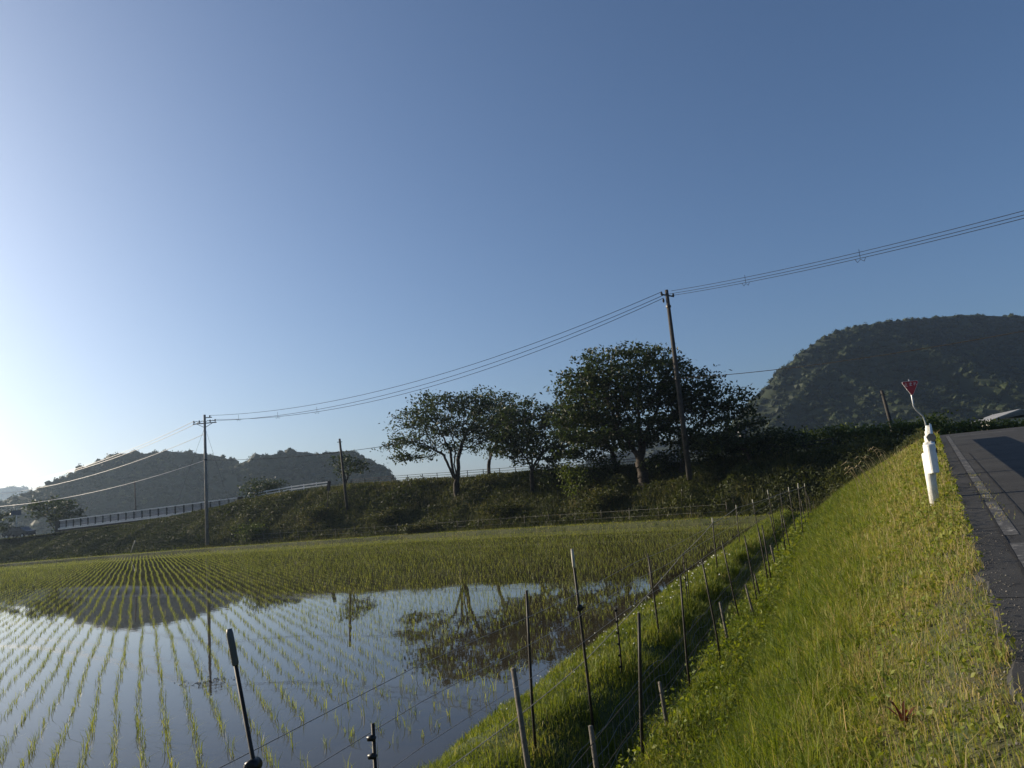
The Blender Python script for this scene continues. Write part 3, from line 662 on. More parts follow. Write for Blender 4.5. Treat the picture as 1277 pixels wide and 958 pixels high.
MB().tube([(0, 0, 12.45), (0, 0, 12.6)], [.2, .2], 8).build('clamp_band', M['iron'], e); MB().tube([(0, 0, 7.0), (0, 0, 7.15)], [.26, .26], 8).build('clamp_band', M['iron'], e)
tag(e, 'tall dark leaning-looking utility pole in front of the big cherry trees', 'utility pole')
def wire(name, label, pts, r, mat, hangers=(), group=None, cat='power line'):
    o = MB().tube(pts, r, 5, False).build(name, M[mat]); tag(o, label, cat, group)
    for f in hangers:
        i = f*(len(pts)-1); k = int(i); p = pts[k] + (pts[min(k+1, len(pts)-1)]-pts[k])*(i-k); d = pts[min(k+1, len(pts)-1)]-pts[k]; d = d/np.linalg.norm(d)
        m = MB(); m.tube([p + d*-.35, p + d*-.22 + [0, 0, -.2], p + [0, 0, -.06], p + d*.22 + [0, 0, -.2], p + d*.35], .014, 4); m.tube([p, p + [0, 0, .5]], .014, 4); m.build('spacer', M['wire'], o)
    return o
RX = np.array([22.2, 30., 12.7]); RX2 = RX + (RX - np.array([12.1, 53.6, 16.9]))*.55
ends = [((.5, 0, 14.28), (-.35, 0, 13.7)), ((.3, .3, 13.7), (.05, .1, 13.55)), ((1.2, -.2, 13.75), (-.3, 0, 13.2))]
lbl = ['topmost', 'middle', 'lowest']
for (a, b), l_, s_ in zip(ends, lbl, (2.1, 2.2, 2.4)):
    wire('power_line', f'{l_} of the three power lines between the two utility poles', catenary(LP+a, RP+b, s_), .02, 'wire', (.08, .2, .31) if l_ == 'lowest' else ())
for a, b, l_ in (((.35, 0, 13.7), (.0, 0, .32), 'topmost'), ((.1, .1, 13.5), (0, 0, .14), 'middle'), ((.45, 0, 13.35), (0, 0, .0), 'lowest')):
    p0 = RP+a; p1 = np.array([22.3, 30, 12.72])+b; p1 = p1 + (p1-p0)*.35
    wire('power_line', f'{l_} of the three power lines from the tall pole to the right edge', catenary(p0, p1, .45), .015, 'wire', (.23, .49) if l_ == 'lowest' else ())
for a, dz, l_ in (((-1.25, 0, 13.75), 0., 'uppermost'), ((-.62, 0, 13.6), -.1, 'second'), ((.0, 0, 12.2), -.9, 'third')):
    wire('power_line', f'{l_} pale line sagging left from the left utility pole', catenary(LP+a, np.array([-92., 112., 12.2+dz]), 2.7 if dz > -.5 else 2.6), .03, 'glintwire')
wire('communication_cable', 'low pale cable sagging left from the left utility pole shaft', catenary(LP+[0, 0, 9.2], np.array([-92., 112., 9.6]), 2.1), .035, 'glintwire')
wire('communication_cable', 'low cable from the left utility pole passing through the cherry trees', catenary(LP+[0, 0, 9.2], RP+[0, 0, 7.1], 1.6), .024, 'wire')
p0 = RP+[0, 0, 7.1]; p1 = np.array([21.28, 30., 8.04]); wire('communication_cable', 'low cable running right from the tall pole across the mountain', catenary(p0, p1 + (p1-p0)*.4, .6), .022, 'wire')
for bx, l_ in (((-39.5, 82.5), 'left'), ((-32.8, 86.), 'right')):
    wire('guy_wire', f'thin guy wire slanting down on the {l_} of the left utility pole', [LP+np.array([0, 0, 13.0]), np.array([bx[0], bx[1], 2.])], .012, 'wire', cat='guy wire')
def post(name, label, base, top, r0, r1, mat, cat, extra=None):
    B = np.array(base, float); e = empty(name, base); T_ = np.array(top)-B
    MB().tube([(0, 0, -.2), T_*.5, T_], [r0, (r0+r1)/2, r1], 8).build('post', M[mat], e, True)
    if extra: extra(e, T_)
    return tag(e, label, cat)
def cap_arm(e, T_): MB().box(T_+[0, 0, -.35], (.5, .07, .07)).build('bracket', M['iron'], e)
post('slim_pole', 'slim dark pole standing on the embankment left of the cherry trees', (-18.2, 77.8, gz(-18.2, 77.8)), (-18.65, 77.8, 10.55), .15, .11, 'darkpole', 'pole', cap_arm)
post('slim_pole', 'small distant pole behind the bridge railing', (-62., 120., 1.9), (-62.3, 120., 11.), .14, .1, 'darkpole', 'pole', cap_arm)
post('slim_pole', 'short pole beyond the hedge in front of the mountain', (30., 59., gz(30, 59)), (29.2, 58.5, 8.6), .16, .12, 'darkpole', 'pole', cap_arm)
def board(e, T_): MB().box(T_*.82, (.36, .06, 1.0), np.array(Matrix.Rotation(.17, 3, 'Y'))).build('board', M['greyrail'], e)
post('marker_post', 'leaning post with a dark narrow board beside the slim pole', (-20.8, 79.4, gz(-20.8, 79.4)), (-20.35, 79.4, 6.4), .05, .04, 'darkpole', 'post', board)
post('leaning_stick', 'pale stick leaning out of the dark levee on the left', (-46.6, 88.6, gz(-46.6, 88.6)), (-45.9, 88.4, gz(-46.6, 88.6)+1.35), .05, .04, 'tip', 'stick', lambda e, T_: MB().tube([T_*.9, T_*1.05], .07, 6).build('cap', M['tip'], e))
e = empty('white_tower', (23.1, 76., 1.9)); MB().box((0, 0, 2.7), (.55, .55, 5.4)).build('shaft', M['concrete'], e); MB().box((0, 0, 5.75), (.8, .7, .65)).build('head', M['roof'], e); MB().box((0, 0, 6.2), (.5, .5, .3)).build('cap', M['roof'], e)
tag(e, 'pale slim tower glimpsed through the branches right of the tall pole', 'tower')

# ---------------------------------------------------------------- railings along the embankment
def line_pts(P, step):
    P = np.array(P, float); L = np.concatenate([[0], np.cumsum(np.linalg.norm(np.diff(P[:, :2], axis=0), axis=1))])
    s = np.arange(0, L[-1]+.01, step); return np.stack([np.interp(s, L, P[:, 0]), np.interp(s, L, P[:, 1])], 1)
cl = [(c[0]+2.0, c[1]+2.6) for c in _cp]
e = empty('pipe_fence', (-12, 76.5, gz(-12, 76.5)))
o0 = np.array(e.location)
FP = line_pts(cl[1:10], 2.0); FP = FP[(FP[:, 0] < 21.8)]
H = height(FP[:, 0], FP[:, 1])
for (x, y), z in zip(FP, H): MB().tube([(x-o0[0], y-o0[1], z-.2-o0[2]), (x-o0[0], y-o0[1], z+.85-o0[2])], .04, 6).build('post', M['greyrail'], e)
for hh in (.35, .6, .82):
    MB().tube([(x-o0[0], y-o0[1], z+hh-o0[2]) for (x, y), z in zip(FP, H)], .024, 5).build('rail', M['greyrail'], e)
tag(e, 'long brown pipe fence along the embankment behind the cherry trees', 'fence')
# two-beam white guardrail piece between fence and bridge
e = empty('guardrail', (-29, 88., gz(-29, 88.))); o0 = np.array(e.location)
GP = line_pts([(-22.3, 86.9), (-28.3, 90.1), (-34.3, 92.9)], 2.); H = height(GP[:, 0], GP[:, 1])
for (x, y), z in zip(GP, H): MB().tube([(x-o0[0], y-o0[1], z-.2-o0[2]), (x-o0[0], y-o0[1], z+1.05-o0[2])], .06, 6).build('post', M['bridgewhite'], e)
for hh in (.6, .92): 
    q = [(x-o0[0], y-o0[1], z+hh-o0[2]) for (x, y), z in zip(GP, H)]
    m = MB()
    for a, b in pairwise(q): m.bar(np.array(a)+[-.04, -.08, 0], np.array(b)+[-.04, -.08, 0], .05, .14)
    m.build('beam', M['bridgewhite'], e)
tag(e, 'white two-beam guardrail between the bridge and the pipe fence', 'guardrail')
# the bridge
e = empty('bridge', (-51, 100., 3.)); o0 = np.array(e.location)
b0, b1 = np.array([-35.3, 93., 4.75]), np.array([-67., 108., 4.25]); bd = b1-b0; BL = np.linalg.norm(bd); bd /= BL; bn = np.array([bd[1], -bd[0], 0.])*-1; bn /= np.linalg.norm(bn)
if bn[1] > 0: bn = -bn
MB().bar(b0-o0+[0, 0, -.55]-bn*.25, b1-o0+[0, 0, -.55]-bn*.25, .4, .75).build('girder', M['darkcon'], e)
MB().bar(b0-o0+[0, 0, -.08], b1-o0+[0, 0, -.08], .5, .2).build('deck_edge', M['bridgewhite'], e)
MB().bar(b0-o0+[0, 0, 0]-bn*3.2, b1-o0-bn*3.2, 5.8, .12).build('deck', M['road'], e)
MB().bar(b0-o0+[0, 0, 1.12], b1-o0+[0, 0, 1.12], .16, .14).build('top_rail', M['bridgewhite'], e)
MB().bar(b0-o0+[0, 0, .12], b1-o0+[0, 0, .12], .1, .1).build('bottom_rail', M['bridgewhite'], e)
npst = 22
for i in range(npst+1): p = b0-o0+bd*BL*i/npst; MB().box(p+[0, 0, .55]+bn*.06, (.12, .12, 1.05)).build('rail_post', M['greyrail'], e)
for i in range(npst):
    p = b0-o0+bd*BL*i/npst; q = b0-o0+bd*BL*(i+1)/npst; m = MB()
    for t in np.linspace(.12, .88, 7): c = p+(q-p)*t; m.box(c+[0, 0, .6]-bn*.02, (.045, .045, .9))
    m.bar(p+[0, 0, .45]-bn*.05, q+[0, 0, .45]-bn*.05, .03, .3)
    m.build('infill_panel', M['infill'], e)
MB().box(b0-o0+bd*-.35+[0, 0, .35], (.55, .5, 1.7)).build('end_pillar', M['darkcon'], e); MB().box(b1-o0+bd*.35+[0, 0, .2], (.55, .5, 1.7)).build('end_pillar', M['darkcon'], e)
for f in (.02, .5, .98): p = b0-o0+bd*BL*f-bn*2.; MB().box((p[0], p[1], -1.1), (1.2, 4., 3.2)).build('pier', M['darkcon'], e)
tag(e, 'bridge with long white railing climbing behind the dark levee', 'bridge')
# parked car and road sign far left
e = empty('parked_car', (-69.5, 103., gz(-69.5, 103.)+.02), math.radians(-8))
prof = [(-1.9, .3), (-1.95, .75), (-1.75, .95), (-1.1, 1.0), (-.55, 1.5), (.75, 1.52), (1.35, 1.02), (1.85, .9), (1.92, .35)]
MB().prism(prof, (1, 0, 0), (0, 0, 1), 1.6, (0, 0, 0)).build('body', M['carpaint'], e)
MB().prism([(-.95, 1.02), (-.5, 1.43), (.1, 1.45), (.1, 1.02)], (1, 0, 0), (0, 0, 1), 1.62, (0, 0, 0)).build('window', M['glass'], e)
MB().prism([(.18, 1.02), (.18, 1.45), (.68, 1.44), (1.15, 1.02)], (1, 0, 0), (0, 0, 1), 1.62, (0, 0, 0)).build('window', M['glass'], e)
for x in (-1.2, 1.2):
    for y in (-.72, .72):
        wv = MB().tube([(x, y-.1, .31), (x, y+.1, .31)], .31, 14).build('wheel', M['tyre'], e); MB().tube([(x, y-.11, .31), (x, y+.11, .31)], .18, 10).build('rim', M['steel'], wv)
tag(e, 'dark car parked behind the levee at the far left', 'car')
e = empty('road_sign', (-76., 112., 1.9)); MB().tube([(0, 0, -.2), (0, 0, 6.)], .06, 8).build('post', M['steel'], e); MB().box((0, -.1, 5.3), (1.5, .06, .7)).build('panel', M['signback'], e)
tag(e, 'small dark road sign board left of the hazy tree', 'sign')
# house beyond the junction
e = empty('house', (50.2, 76., 1.6), math.radians(-8))
MB().box((0, 0, 2.35), (4.9, 5., 4.7)).build('wall', M['wall'], e)
MB().prism([(-2.9, 4.6), (0, 5.4), (2.9, 4.6), (2.9, 4.73), (0, 5.55), (-2.9, 4.73)], (1, 0, 0), (0, 0, 1), 5.8, (0, 0, 0)).build('roof', M['roof'], e)
for x in (-1.4, 1.4):
    f = MB().box((x, -2.52, 3.4), (1.3, .06, 1.1)).build('window', M['signwhite'], e); MB().box((x, -2.56, 3.4), (1.14, .04, .94)).build('pane', M['glass'], f)
MB().box((0, -2.52, 1.), (.9, .06, 2.)).build('door', M['darkcon'], e)
tag(e, 'house with pale gable roof showing above the hedge beyond the junction', 'house')

# ---------------------------------------------------------------- guardrail and stop sign by our road
def rp(w, v, h=0.):
    p = B0 + DR*w + PR*v; return np.array([p[0], p[1], float(road_z(w)) + h])
GW0 = 8.9; GV = -.30
e = empty('guardrail', rp(GW0, GV, -.06)); o0 = np.array(e.location)
posts_w = [GW0 + .12, GW0 + 4., GW0 + 8., GW0 + 12., GW0 + 16., GW0 + 19.]
for w_ in posts_w:
    p = rp(w_, GV) - o0; MB().tube([p + [0, 0, -.25], p + [0, 0, .68], p + [0, 0, .70]], [.07, .07, .05], 14).build('post', M['white'], e, True)
prof = [(-.175, 0), (-.15, .03), (-.11, .055), (-.07, .055), (-.03, .02), (.03, .02), (.07, .055), (.11, .055), (.15, .03), (.175, 0)]
Wb = np.arange(GW0 + .55, GW0 + 19.4, .35); V = []; k = len(prof)
for w_ in Wb:
    for sgn, off in ((1, .0), (1, -.012)):
        for h_, x_ in prof: V.append(rp(w_, GV + .085 + x_ + off, .60 + h_) - o0)
n2 = 2*k; F = []
for i in range(len(Wb)-1):
    for j in range(k-1):
        a = i*n2 + j; F.append((a, a+1, a+n2+1, a+n2)); a += k; F.append((a, a+n2, a+n2+1, a+1))
    a = i*n2; F.append((a, a+n2, a+n2+k, a+k)); F.append((a+k-1, a+2*k-1, a+n2+2*k-1, a+n2+k-1))
add('beam', mesh_np('beam', V, [np.array(F)], M['white'], smooth=False), e)
for w_ in posts_w[1:]:
    MB().bar(rp(w_, GV+.02, .6)-o0, rp(w_, GV+.1, .6)-o0, .12, .16).build('bracket', M['white'], e)
# rounded terminal sleeve at the near end: wraps round the first post
V = []; sl = []
for a in np.linspace(-.5*math.pi, 1.5*math.pi, 25)[:-1]:
    sl.append((.088*math.cos(a), .12*math.sin(a)*(1.0)))
m = MB(); ns = len(sl); V = []
for h_, s_ in ((.385, .9), (.40, 1.), (.60, 1.0), (.815, 1.0), (.83, .9)):
    for x_, y_ in sl:
        p = rp(GW0 + .06 + y_*s_*1.3, GV + .05 + x_*s_*.95, h_) - o0; V.append(p)
q = [(i*ns + j, i*ns + (j+1) % ns, (i+1)*ns + (j+1) % ns, (i+1)*ns + j) for i in range(4) for j in range(ns)]
V.append(rp(GW0+.06, GV+.05, .385)-o0); V.append(rp(GW0+.06, GV+.05, .83)-o0)
t = [(5*ns, (j+1) % ns, j) for j in range(ns)] + [(5*ns+1, 4*ns+j, 4*ns+(j+1) % ns) for j in range(ns)]
m.raw(V, q, t).build('end_sleeve', M['white'], e)
# grey reflector and bolts on the beam, lug plates on the back
p = rp(GW0 + 2.6, GV+.1, .83) - o0; MB().tube([p + [DR[0]*-.02, DR[1]*-.02, 0], p + [DR[0]*.02, DR[1]*.02, 0]], .085, 6).build('reflector', M['sleeve'], e)
for w_ in (GW0+3.4, GW0+3.8, GW0+4.2, GW0+4.6, GW0+7.6, GW0+8., GW0+8.4):
    for h_ in (.52, .7): 
        p = rp(w_, GV+.11, h_)-o0; MB().tube([p, p + np.array([PR[0], PR[1], 0])*.05], .022, 6).build('bolt', M['iron'], e)
tag(e, 'white guardrail with rounded end sleeve between grass bank and road', 'guardrail')
e = empty('stop_sign', (17.06, 31.0, gz(17.06, 31.)))
zb = e.location.z
MB().tube([(0, 0, -.2), (.0, 0, .9), (-.05, 0, 1.15), (-.30, 0, 1.45), (-.37, 0, 1.62), (-.37, 0, 2.75)], .032, 8).build('post', M['steel'], e, True)
def tri(r): return [(-r*.866, r*.5), (0, -r), (r*.866, r*.5)]
def rtri(r, c=.12):
    P = np.array(tri(r)); out = []
    for i in range(3):
        a, b, c_ = P[i-1], P[i], P[(i+1) % 3]
        out += [tuple(b+(a-b)*c), tuple(b+(a-b)*c*.35+(c_-b)*c*.35), tuple(b+(c_-b)*c)]
    return out
so = (-.37, -.045, 2.45)
MB().prism(rtri(.445), (1, 0, 0), (0, 0, 1), .012, so).build('back_plate', M['signwhite'], e)
fc = MB().prism(rtri(.425), (1, 0, 0), (0, 0, 1), .012, (so[0], so[1]-.008, so[2])).build('red_face', M['signred'], e)
# the three characters of the word on the sign, as flat white strokes
def strokes(segs, ox, s):
    m = MB()
    for (x0, z0, x1, z1) in segs: m.bar((so[0]+ox+x0*s, so[1]-.0185, so[2]+.09+z0*s), (so[0]+ox+x1*s, so[1]-.0185, so[2]+.09+z1*s), .006, .011)
    return m.build('character', M['signwhite'], fc)
strokes([(-.4, -.5, .4, -.5), (0, -.5, 0, .5), (0, .1, .35, .1), (-.28, -.5, -.28, .1)], -.19, .15)
strokes([(-.4, .28, .4, .28), (-.35, .05, .35, .05), (.02, .5, .02, -.3), (.02, -.3, -.25, -.45), (-.25, -.45, -.25, -.2), (-.25, -.2, .35, -.45)], 0., .15)
strokes([(-.22, .5, -.22, -.5), (-.45, .2, .0, .2), (-.05, .15, -.42, -.3), (.0, .2, .25, .28), (.25, .28, .25, -.35), (.25, -.35, .45, -.3)], .19, .15)
tag(e, 'red inverted-triangle stop sign on a bent grey post at the junction', 'sign')

# ---------------------------------------------------------------- fence stakes and wires beside the dyke
STK = [('sleeve', [-0.59, 2.32, 0.26], [-0.92, 2.32, 2.14]), ('insul', [-0.62, 2.88, 0.25], [-0.62, 2.88, 1.69]), ('wood', [-0.04, 4.91, 0.05], [-0.15, 4.91, 1.41]), ('rod', [-0.07, 6.55, 0.34], [-0.03, 6.55, 1.69]), ('tip', [0.48, 7.35, 0.14], [0.44, 7.35, 1.94]), ('clips', [0.96, 8.96, 0.32], [0.98, 8.96, 1.12]), ('rodthick', [0.8, 6.56, 0.2], [0.91, 6.56, 1.42]), ('wood', [0.38, 5.35, 0.19], [0.33, 5.35, 0.9]), ('wood', [1.14, 7.21, 0.26], [1.12, 7.21, 0.69]), ('rod', [1.76, 10.88, 0.33], [1.73, 10.88, 1.55]), ('rod', [1.63, 8.44, 0.22], [1.67, 8.44, 1.48]), ('clips', [2.78, 13.7, 0.33], [2.81, 13.7, 1.27]), ('rod', [2.26, 9.53, 0.27], [2.18, 9.53, 1.53]), ('wood', [2.66, 10.61, 0.25], [2.6, 10.61, 0.84]), ('rod', [3.32, 12.33, 0.24], [3.18, 12.33, 1.52]), ('wood', [3.58, 12.45, 0.28], [3.5, 12.45, 0.79]), ('rod', [4.0, 13.63, 0.22], [3.93, 13.63, 1.49]), ('tip', [4.61, 18.63, 0.39], [4.64, 18.63, 1.63]), ('rod', [4.25, 14.13, 0.26], [4.16, 14.13, 0.76]), ('rod', [4.9, 15.75, 0.25], [4.84, 15.75, 1.49]), ('rod', [5.05, 16.02, 0.29], [5.02, 16.02, 1.5]), ('wood', [5.93, 18.2, 0.28], [5.84, 18.2, 0.89]), ('rod', [7.16, 21.6, 0.26], [7.02, 21.6, 1.51]), ('tip', [9.66, 29.31, 0.15], [9.58, 29.31, 2.04]), ('tip', [8.69, 28.22, 0.41], [8.61, 28.22, 1.75]), ('tip', [7.05, 25.09, 0.38], [7.09, 25.09, 1.69]), ('rod', [7.29, 21.51, 0.28], [7.32, 21.51, 1.58]), ('tip', [10.01, 28.11, 0.24], [9.98, 28.11, 2.08]), ('rod', [7.81, 22.52, 0.26], [7.71, 22.52, 1.37]), ('rod', [11.69, 34.12, 0.1], [11.72, 34.12, 1.89]), ('tip', [9.82, 26.96, 0.26], [9.93, 26.96, 2.21]), ('rod', [11.97, 32.22, 0.28], [11.88, 32.22, 1.51]), ('tip', [13.62, 36.24, 0.3], [13.66, 36.24, 2.1]), ('rod', [16.53, 43.32, 0.27], [16.35, 43.32, 1.56]), ('rod', [14.97, 39.54, 0.26], [15.02, 39.54, 1.42]), ('rod', [17.51, 45.6, 0.29], [17.57, 45.6, 0.95]), ('tip', [10.97, 52.29, 0.75], [11.16, 52.29, 2.29]), ('rod', [10.33, 53.0, 0.8], [10.4, 53.0, 1.35]), ('rod', [13.78, 49.44, 0.66], [13.84, 49.44, 1.49])]
lab = ['tall black stake with grey sleeve and round insulator, nearest, at lower left', 'short black stake with two small insulators at the bottom edge', 'grey weathered stake slanting at the bottom centre', 'thin dark rod just right of the grey slanting bottom stake', 'tall dark rod with pale top and black round insulator', 'black stake studded with clips beside the white clover on the dyke', 'thick dark stake at the bottom, left of the lit ditch edge', 'short grey stake stub at the bottom between two taller rods', 'short grey stake stub standing low beside the ditch', 'thin dark rod on the dyke behind the thick bottom stake', 'straight dark rod right of the thick bottom stake', 'double rod with clips at the water edge', 'dark leaning rod, first behind the straight dark rod', 'short stub beside the first leaning rod', 'second dark leaning rod along the ditch', 'short stub beside the second leaning rod', 'third dark leaning rod along the ditch', 'pale-tipped stake at the water edge before the far levee', 'dark rod in the crowded far end of the fence', 'dark rod in the crowded far end of the fence', 'dark rod in the crowded far end of the fence', 'short stub in the crowded far end of the fence', 'dark rod in the crowded far end of the fence', 'pale-tipped stake in the crowded far end of the fence', 'pale-tipped stake in the crowded far end of the fence', 'pale-tipped stake in the crowded far end of the fence', 'dark rod in the crowded far end of the fence', 'pale-tipped stake in the crowded far end of the fence', 'dark rod in the crowded far end of the fence', 'dark rod in the crowded far end of the fence', 'pale-tipped stake in the crowded far end of the fence', 'dark rod in the crowded far end of the fence', 'pale-tipped stake in the crowded far end of the fence', 'dark rod in the crowded far end of the fence', 'dark rod in the crowded far end of the fence', 'dark rod in the crowded far end of the fence', 'pale stake at the foot of the embankment below the tall pole', 'low dark stick beside the pale stake below the tall pole', 'dark stake at the embankment foot right of the pale one']
for i, (kd, b, t) in enumerate(STK):
    b = np.array(b); t = np.array(t); b[2] -= .12; L_ = t-b
    e = empty('fence_stake', b + [0, 0, .12]); o0 = b + [0, 0, .12]; b_ = b-o0; t_ = t-o0
    dist = b[1]
    if kd == 'sleeve':
        MB().tube([b_, b_+L_*.6, t_], [.0068, .0068, .0064], 8).build('rod', M['rod'], e, True)
        MB().tube([b_+L_*.948, b_+L_*.951, b_+L_*.995, t_+[0, 0, .004]], [.008, .0105, .0105, .008], 10).build('sleeve', M['sleeve'], e, True)
        c = b_ + L_*.805; MB().tube([c+[-.004, -.028, 0], c+[-.004, -.024, 0], c+[0, .014, 0], c+[0, .018, 0]], [.015, .021, .021, .015], 16).build('insulator', M['black'], e, True)
        MB().tube([c+[.015, -.03, -.004], c+[.033, -.03, -.006]], [.005, .004], 6).build('hook', M['black'], e)
        continue
    if kd == 'insul':
        MB().tube([b_, t_], [.0075, .007], 8).build('rod', M['rod'], e, True)
        for f in (.965, .925):
            c = b_+L_*f; MB().tube([c+[-.022, -.006, .004], c+[-.006, -.006, .006], c+[.008, -.006, 0]], [.009, .0115, .01], 8).build('insulator', M['black'], e, True)
        continue
    r = {'rod': .013, 'rodthick': .016, 'wood': .019, 'tip': .014, 'clips': .011}[kd] * (1. if dist < 14 else 1.25)
    bend = np.array([.012*math.sin(i*1.7), 0, 0])
    MB().tube([b_, b_+L_*.35+bend, b_+L_*.7+bend*.5, t_], [r, r, r*.95, r*.85], 8).build('rod', M['woodrod' if kd == 'wood' else 'rod'], e, True)
    if kd == 'tip':
        MB().tube([t_-L_*.09, t_-L_*.08, t_+L_*.004], [r*1.0, r*1.15, r*.95], 8).build('pale_cap', M['tip'], e, True)
    if kd == 'tip' and i == 4:
        c = b_+L_*.715; MB().tube([c+[.008, -.026, 0], c+[.008, .02, 0]], [.032, .03], 12).build('insulator', M['black'], e, True); MB().tube([c+[.03, -.02, 0], c+[.055, -.02, .004]], [.008, .006], 6).build('hook', M['black'], e)
    if kd == 'clips':
        for f in np.linspace(.15, .97, 7): c = b_+L_*f; MB().tube([c+[-.02, 0, .0], c+[.012, 0, .006]], [.014, .012], 6).build('clip', M['black'], e)
        if i > 8: MB().tube([b_+[.04, 0, 0], t_+[.035, 0, -.1]], r*.8, 6).build('second_rod', M['rod'], e)
    tag(e, lab[i], 'stake', 'stakes of the field fence')
for o in bpy.data.objects:
    if o.name == 'fence_stake': tag(o, lab[0], 'stake', 'stakes of the field fence')
    if o.name == 'fence_stake.001': tag(o, lab[1], 'stake', 'stakes of the field fence')
def fl(w, u=2.15): p = A0 + PW*u + DW*w; return p
fw = [('topmost thin fence wire crossing in front of the flooded paddy', 1.78, 2.0, .0015, 'thinwire'), ('second thin fence wire crossing in front of the flooded paddy', 1.63, 1.85, .0015, 'thinwire'), ('third thin fence wire low over the flooded paddy', 1.46, 1.6, .0013, 'thinwire'),
      ('dark cord along the fence below the pale one', .80, 1.0, .0026, 'rod'), ('lower dark cord of the fence over the ditch', .58, .7, .0026, 'rod'), ('lowest dark cord of the fence near the ditch bottom', .36, .42, .0024, 'rod')]
for l_, z0, z1, r_, mt in fw:
    P = []
    for w_ in np.concatenate([np.linspace(-6.5, 4, 22), np.linspace(5, 31.5, 26)]):
        f = (w_+6.5)/38.; f2 = min(1., max(0., (w_+1.5)/6.)) if mt == 'rope' else f
        x, y = fl(w_); P.append((x + .012*math.sin(w_*1.9), y, z0 + (z1-z0)*f2 - .02*abs(math.sin(w_*.8))))
    o = MB().tube(P, np.linspace(r_, r_*2.0, len(P)), 5, False).build('fence_wire', M[mt]); tag(o, l_, 'wire', 'wires of the field fence')
P = np.concatenate([catenary(a, b, .03, 12) for a, b in pairwise([(-.75, 4.1, .98), (.48, 7.66, .84), (2.89, 14.13, 1.22), (4.71, 18.9, 1.5), (7.12, 25.2, 1.6), (9.9, 27.9, 1.95), (13.7, 36.5, 1.95)])])
tag(MB().tube(P, np.linspace(.003, .011, len(P)), 5, False).build('fence_wire', M['rope']), 'pale cord strung along the fence above the dyke', 'wire', 'wires of the field fence')
m = MB()
for w_ in np.arange(-4, 16, .16):
    x, y = fl(w_ + .03*random.random(), 2.08); z = gz(x, y); m.tube([(x, y, z-.02), (x + .01*random.uniform(-1, 1), y, z + .62 + .05*math.sin(w_))], .0022, 3, False)
for h_ in (.15, .32, .48, .62):
    P = [(*fl(w_, 2.08), gz(*fl(w_, 2.08)) + h_) for w_ in np.arange(-4, 16, .3)]; m.tube(P, .0022, 3, False)
tag(m.build('wire_netting', M['thinwire']), 'thin wire netting fixed along the foot of the fence stakes by the ditch', 'netting')
# fence across the foot of the embankment
e = empty('field_fence', (4., 57.5, .2)); o0 = np.array(e.location)
bp_ = line_pts([(13.2, 49.0), (11.6, 50.4), (3.7, 58.4), (-9.8, 69.9), (-32.9, 83.2)], 2.6); bz = height(bp_[:, 0], bp_[:, 1])
for (x, y), z in zip(bp_, bz): MB().tube([(x-o0[0], y-o0[1], z-.1-o0[2]), (x-o0[0]+random.uniform(-.05, .05), y-o0[1], z+1.05-o0[2])], .022, 5).build('post', M['woodrod'], e)
for h_ in (.45, .9): MB().tube([(x-o0[0], y-o0[1], z+h_-o0[2]) for (x, y), z in zip(bp_, bz)], .008, 4, False).build('strand', M['rope'], e)
tag(e, 'thin wire fence at the foot of the embankment beyond the paddy', 'fence')
# ---------------------------------------------------------------- rice
RD = np.array([-.456, .890]); RPp = np.array([.890, .456])
rng = np.random.default_rng(5)
row = np.arange(-260, 140) * .30; hillstep = .17
P = []
for r_ in row:
    s = np.arange(-30, 115, hillstep); s = s + rng.normal(0, .025, len(s))
    o_ = r_ + .025*np.sin(s*.35 + r_*2.1) + .015*np.sin(s*.9 + r_*5) + rng.normal(0, .012, len(s))
    P.append(RD[None]*s[:, None] + RPp[None]*o_[:, None])
P = np.concatenate(P)
u, v, w = uv_of(P[:, 0], P[:, 1]); d, _a = poly_dist(P[:, 0], P[:, 1], FAR)
edge = .55 + .35*wob(P[:, 0], P[:, 1], 1.7)
ok = (u < -edge) & (d < -1.0) & (P[:, 1] > 5.2) & (P[:, 0] > -.80*P[:, 1] - 6)
ok &= ~((d > -2.2) & (u > -4.0) & (P[:, 0] > 8))                       # bare wet corner
sparse = np.clip(1.15 - (-u - .5)/2.5, 0, .40) * (P[:, 1] < 16)
ok &= rng.random(len(P)) > sparse
ok &= rng.random(len(P)) > .02
P = P[ok]; D = np.hypot(P[:, 0], P[:, 1]); o_ = np.argsort(D); P = P[o_]; D = D[o_]
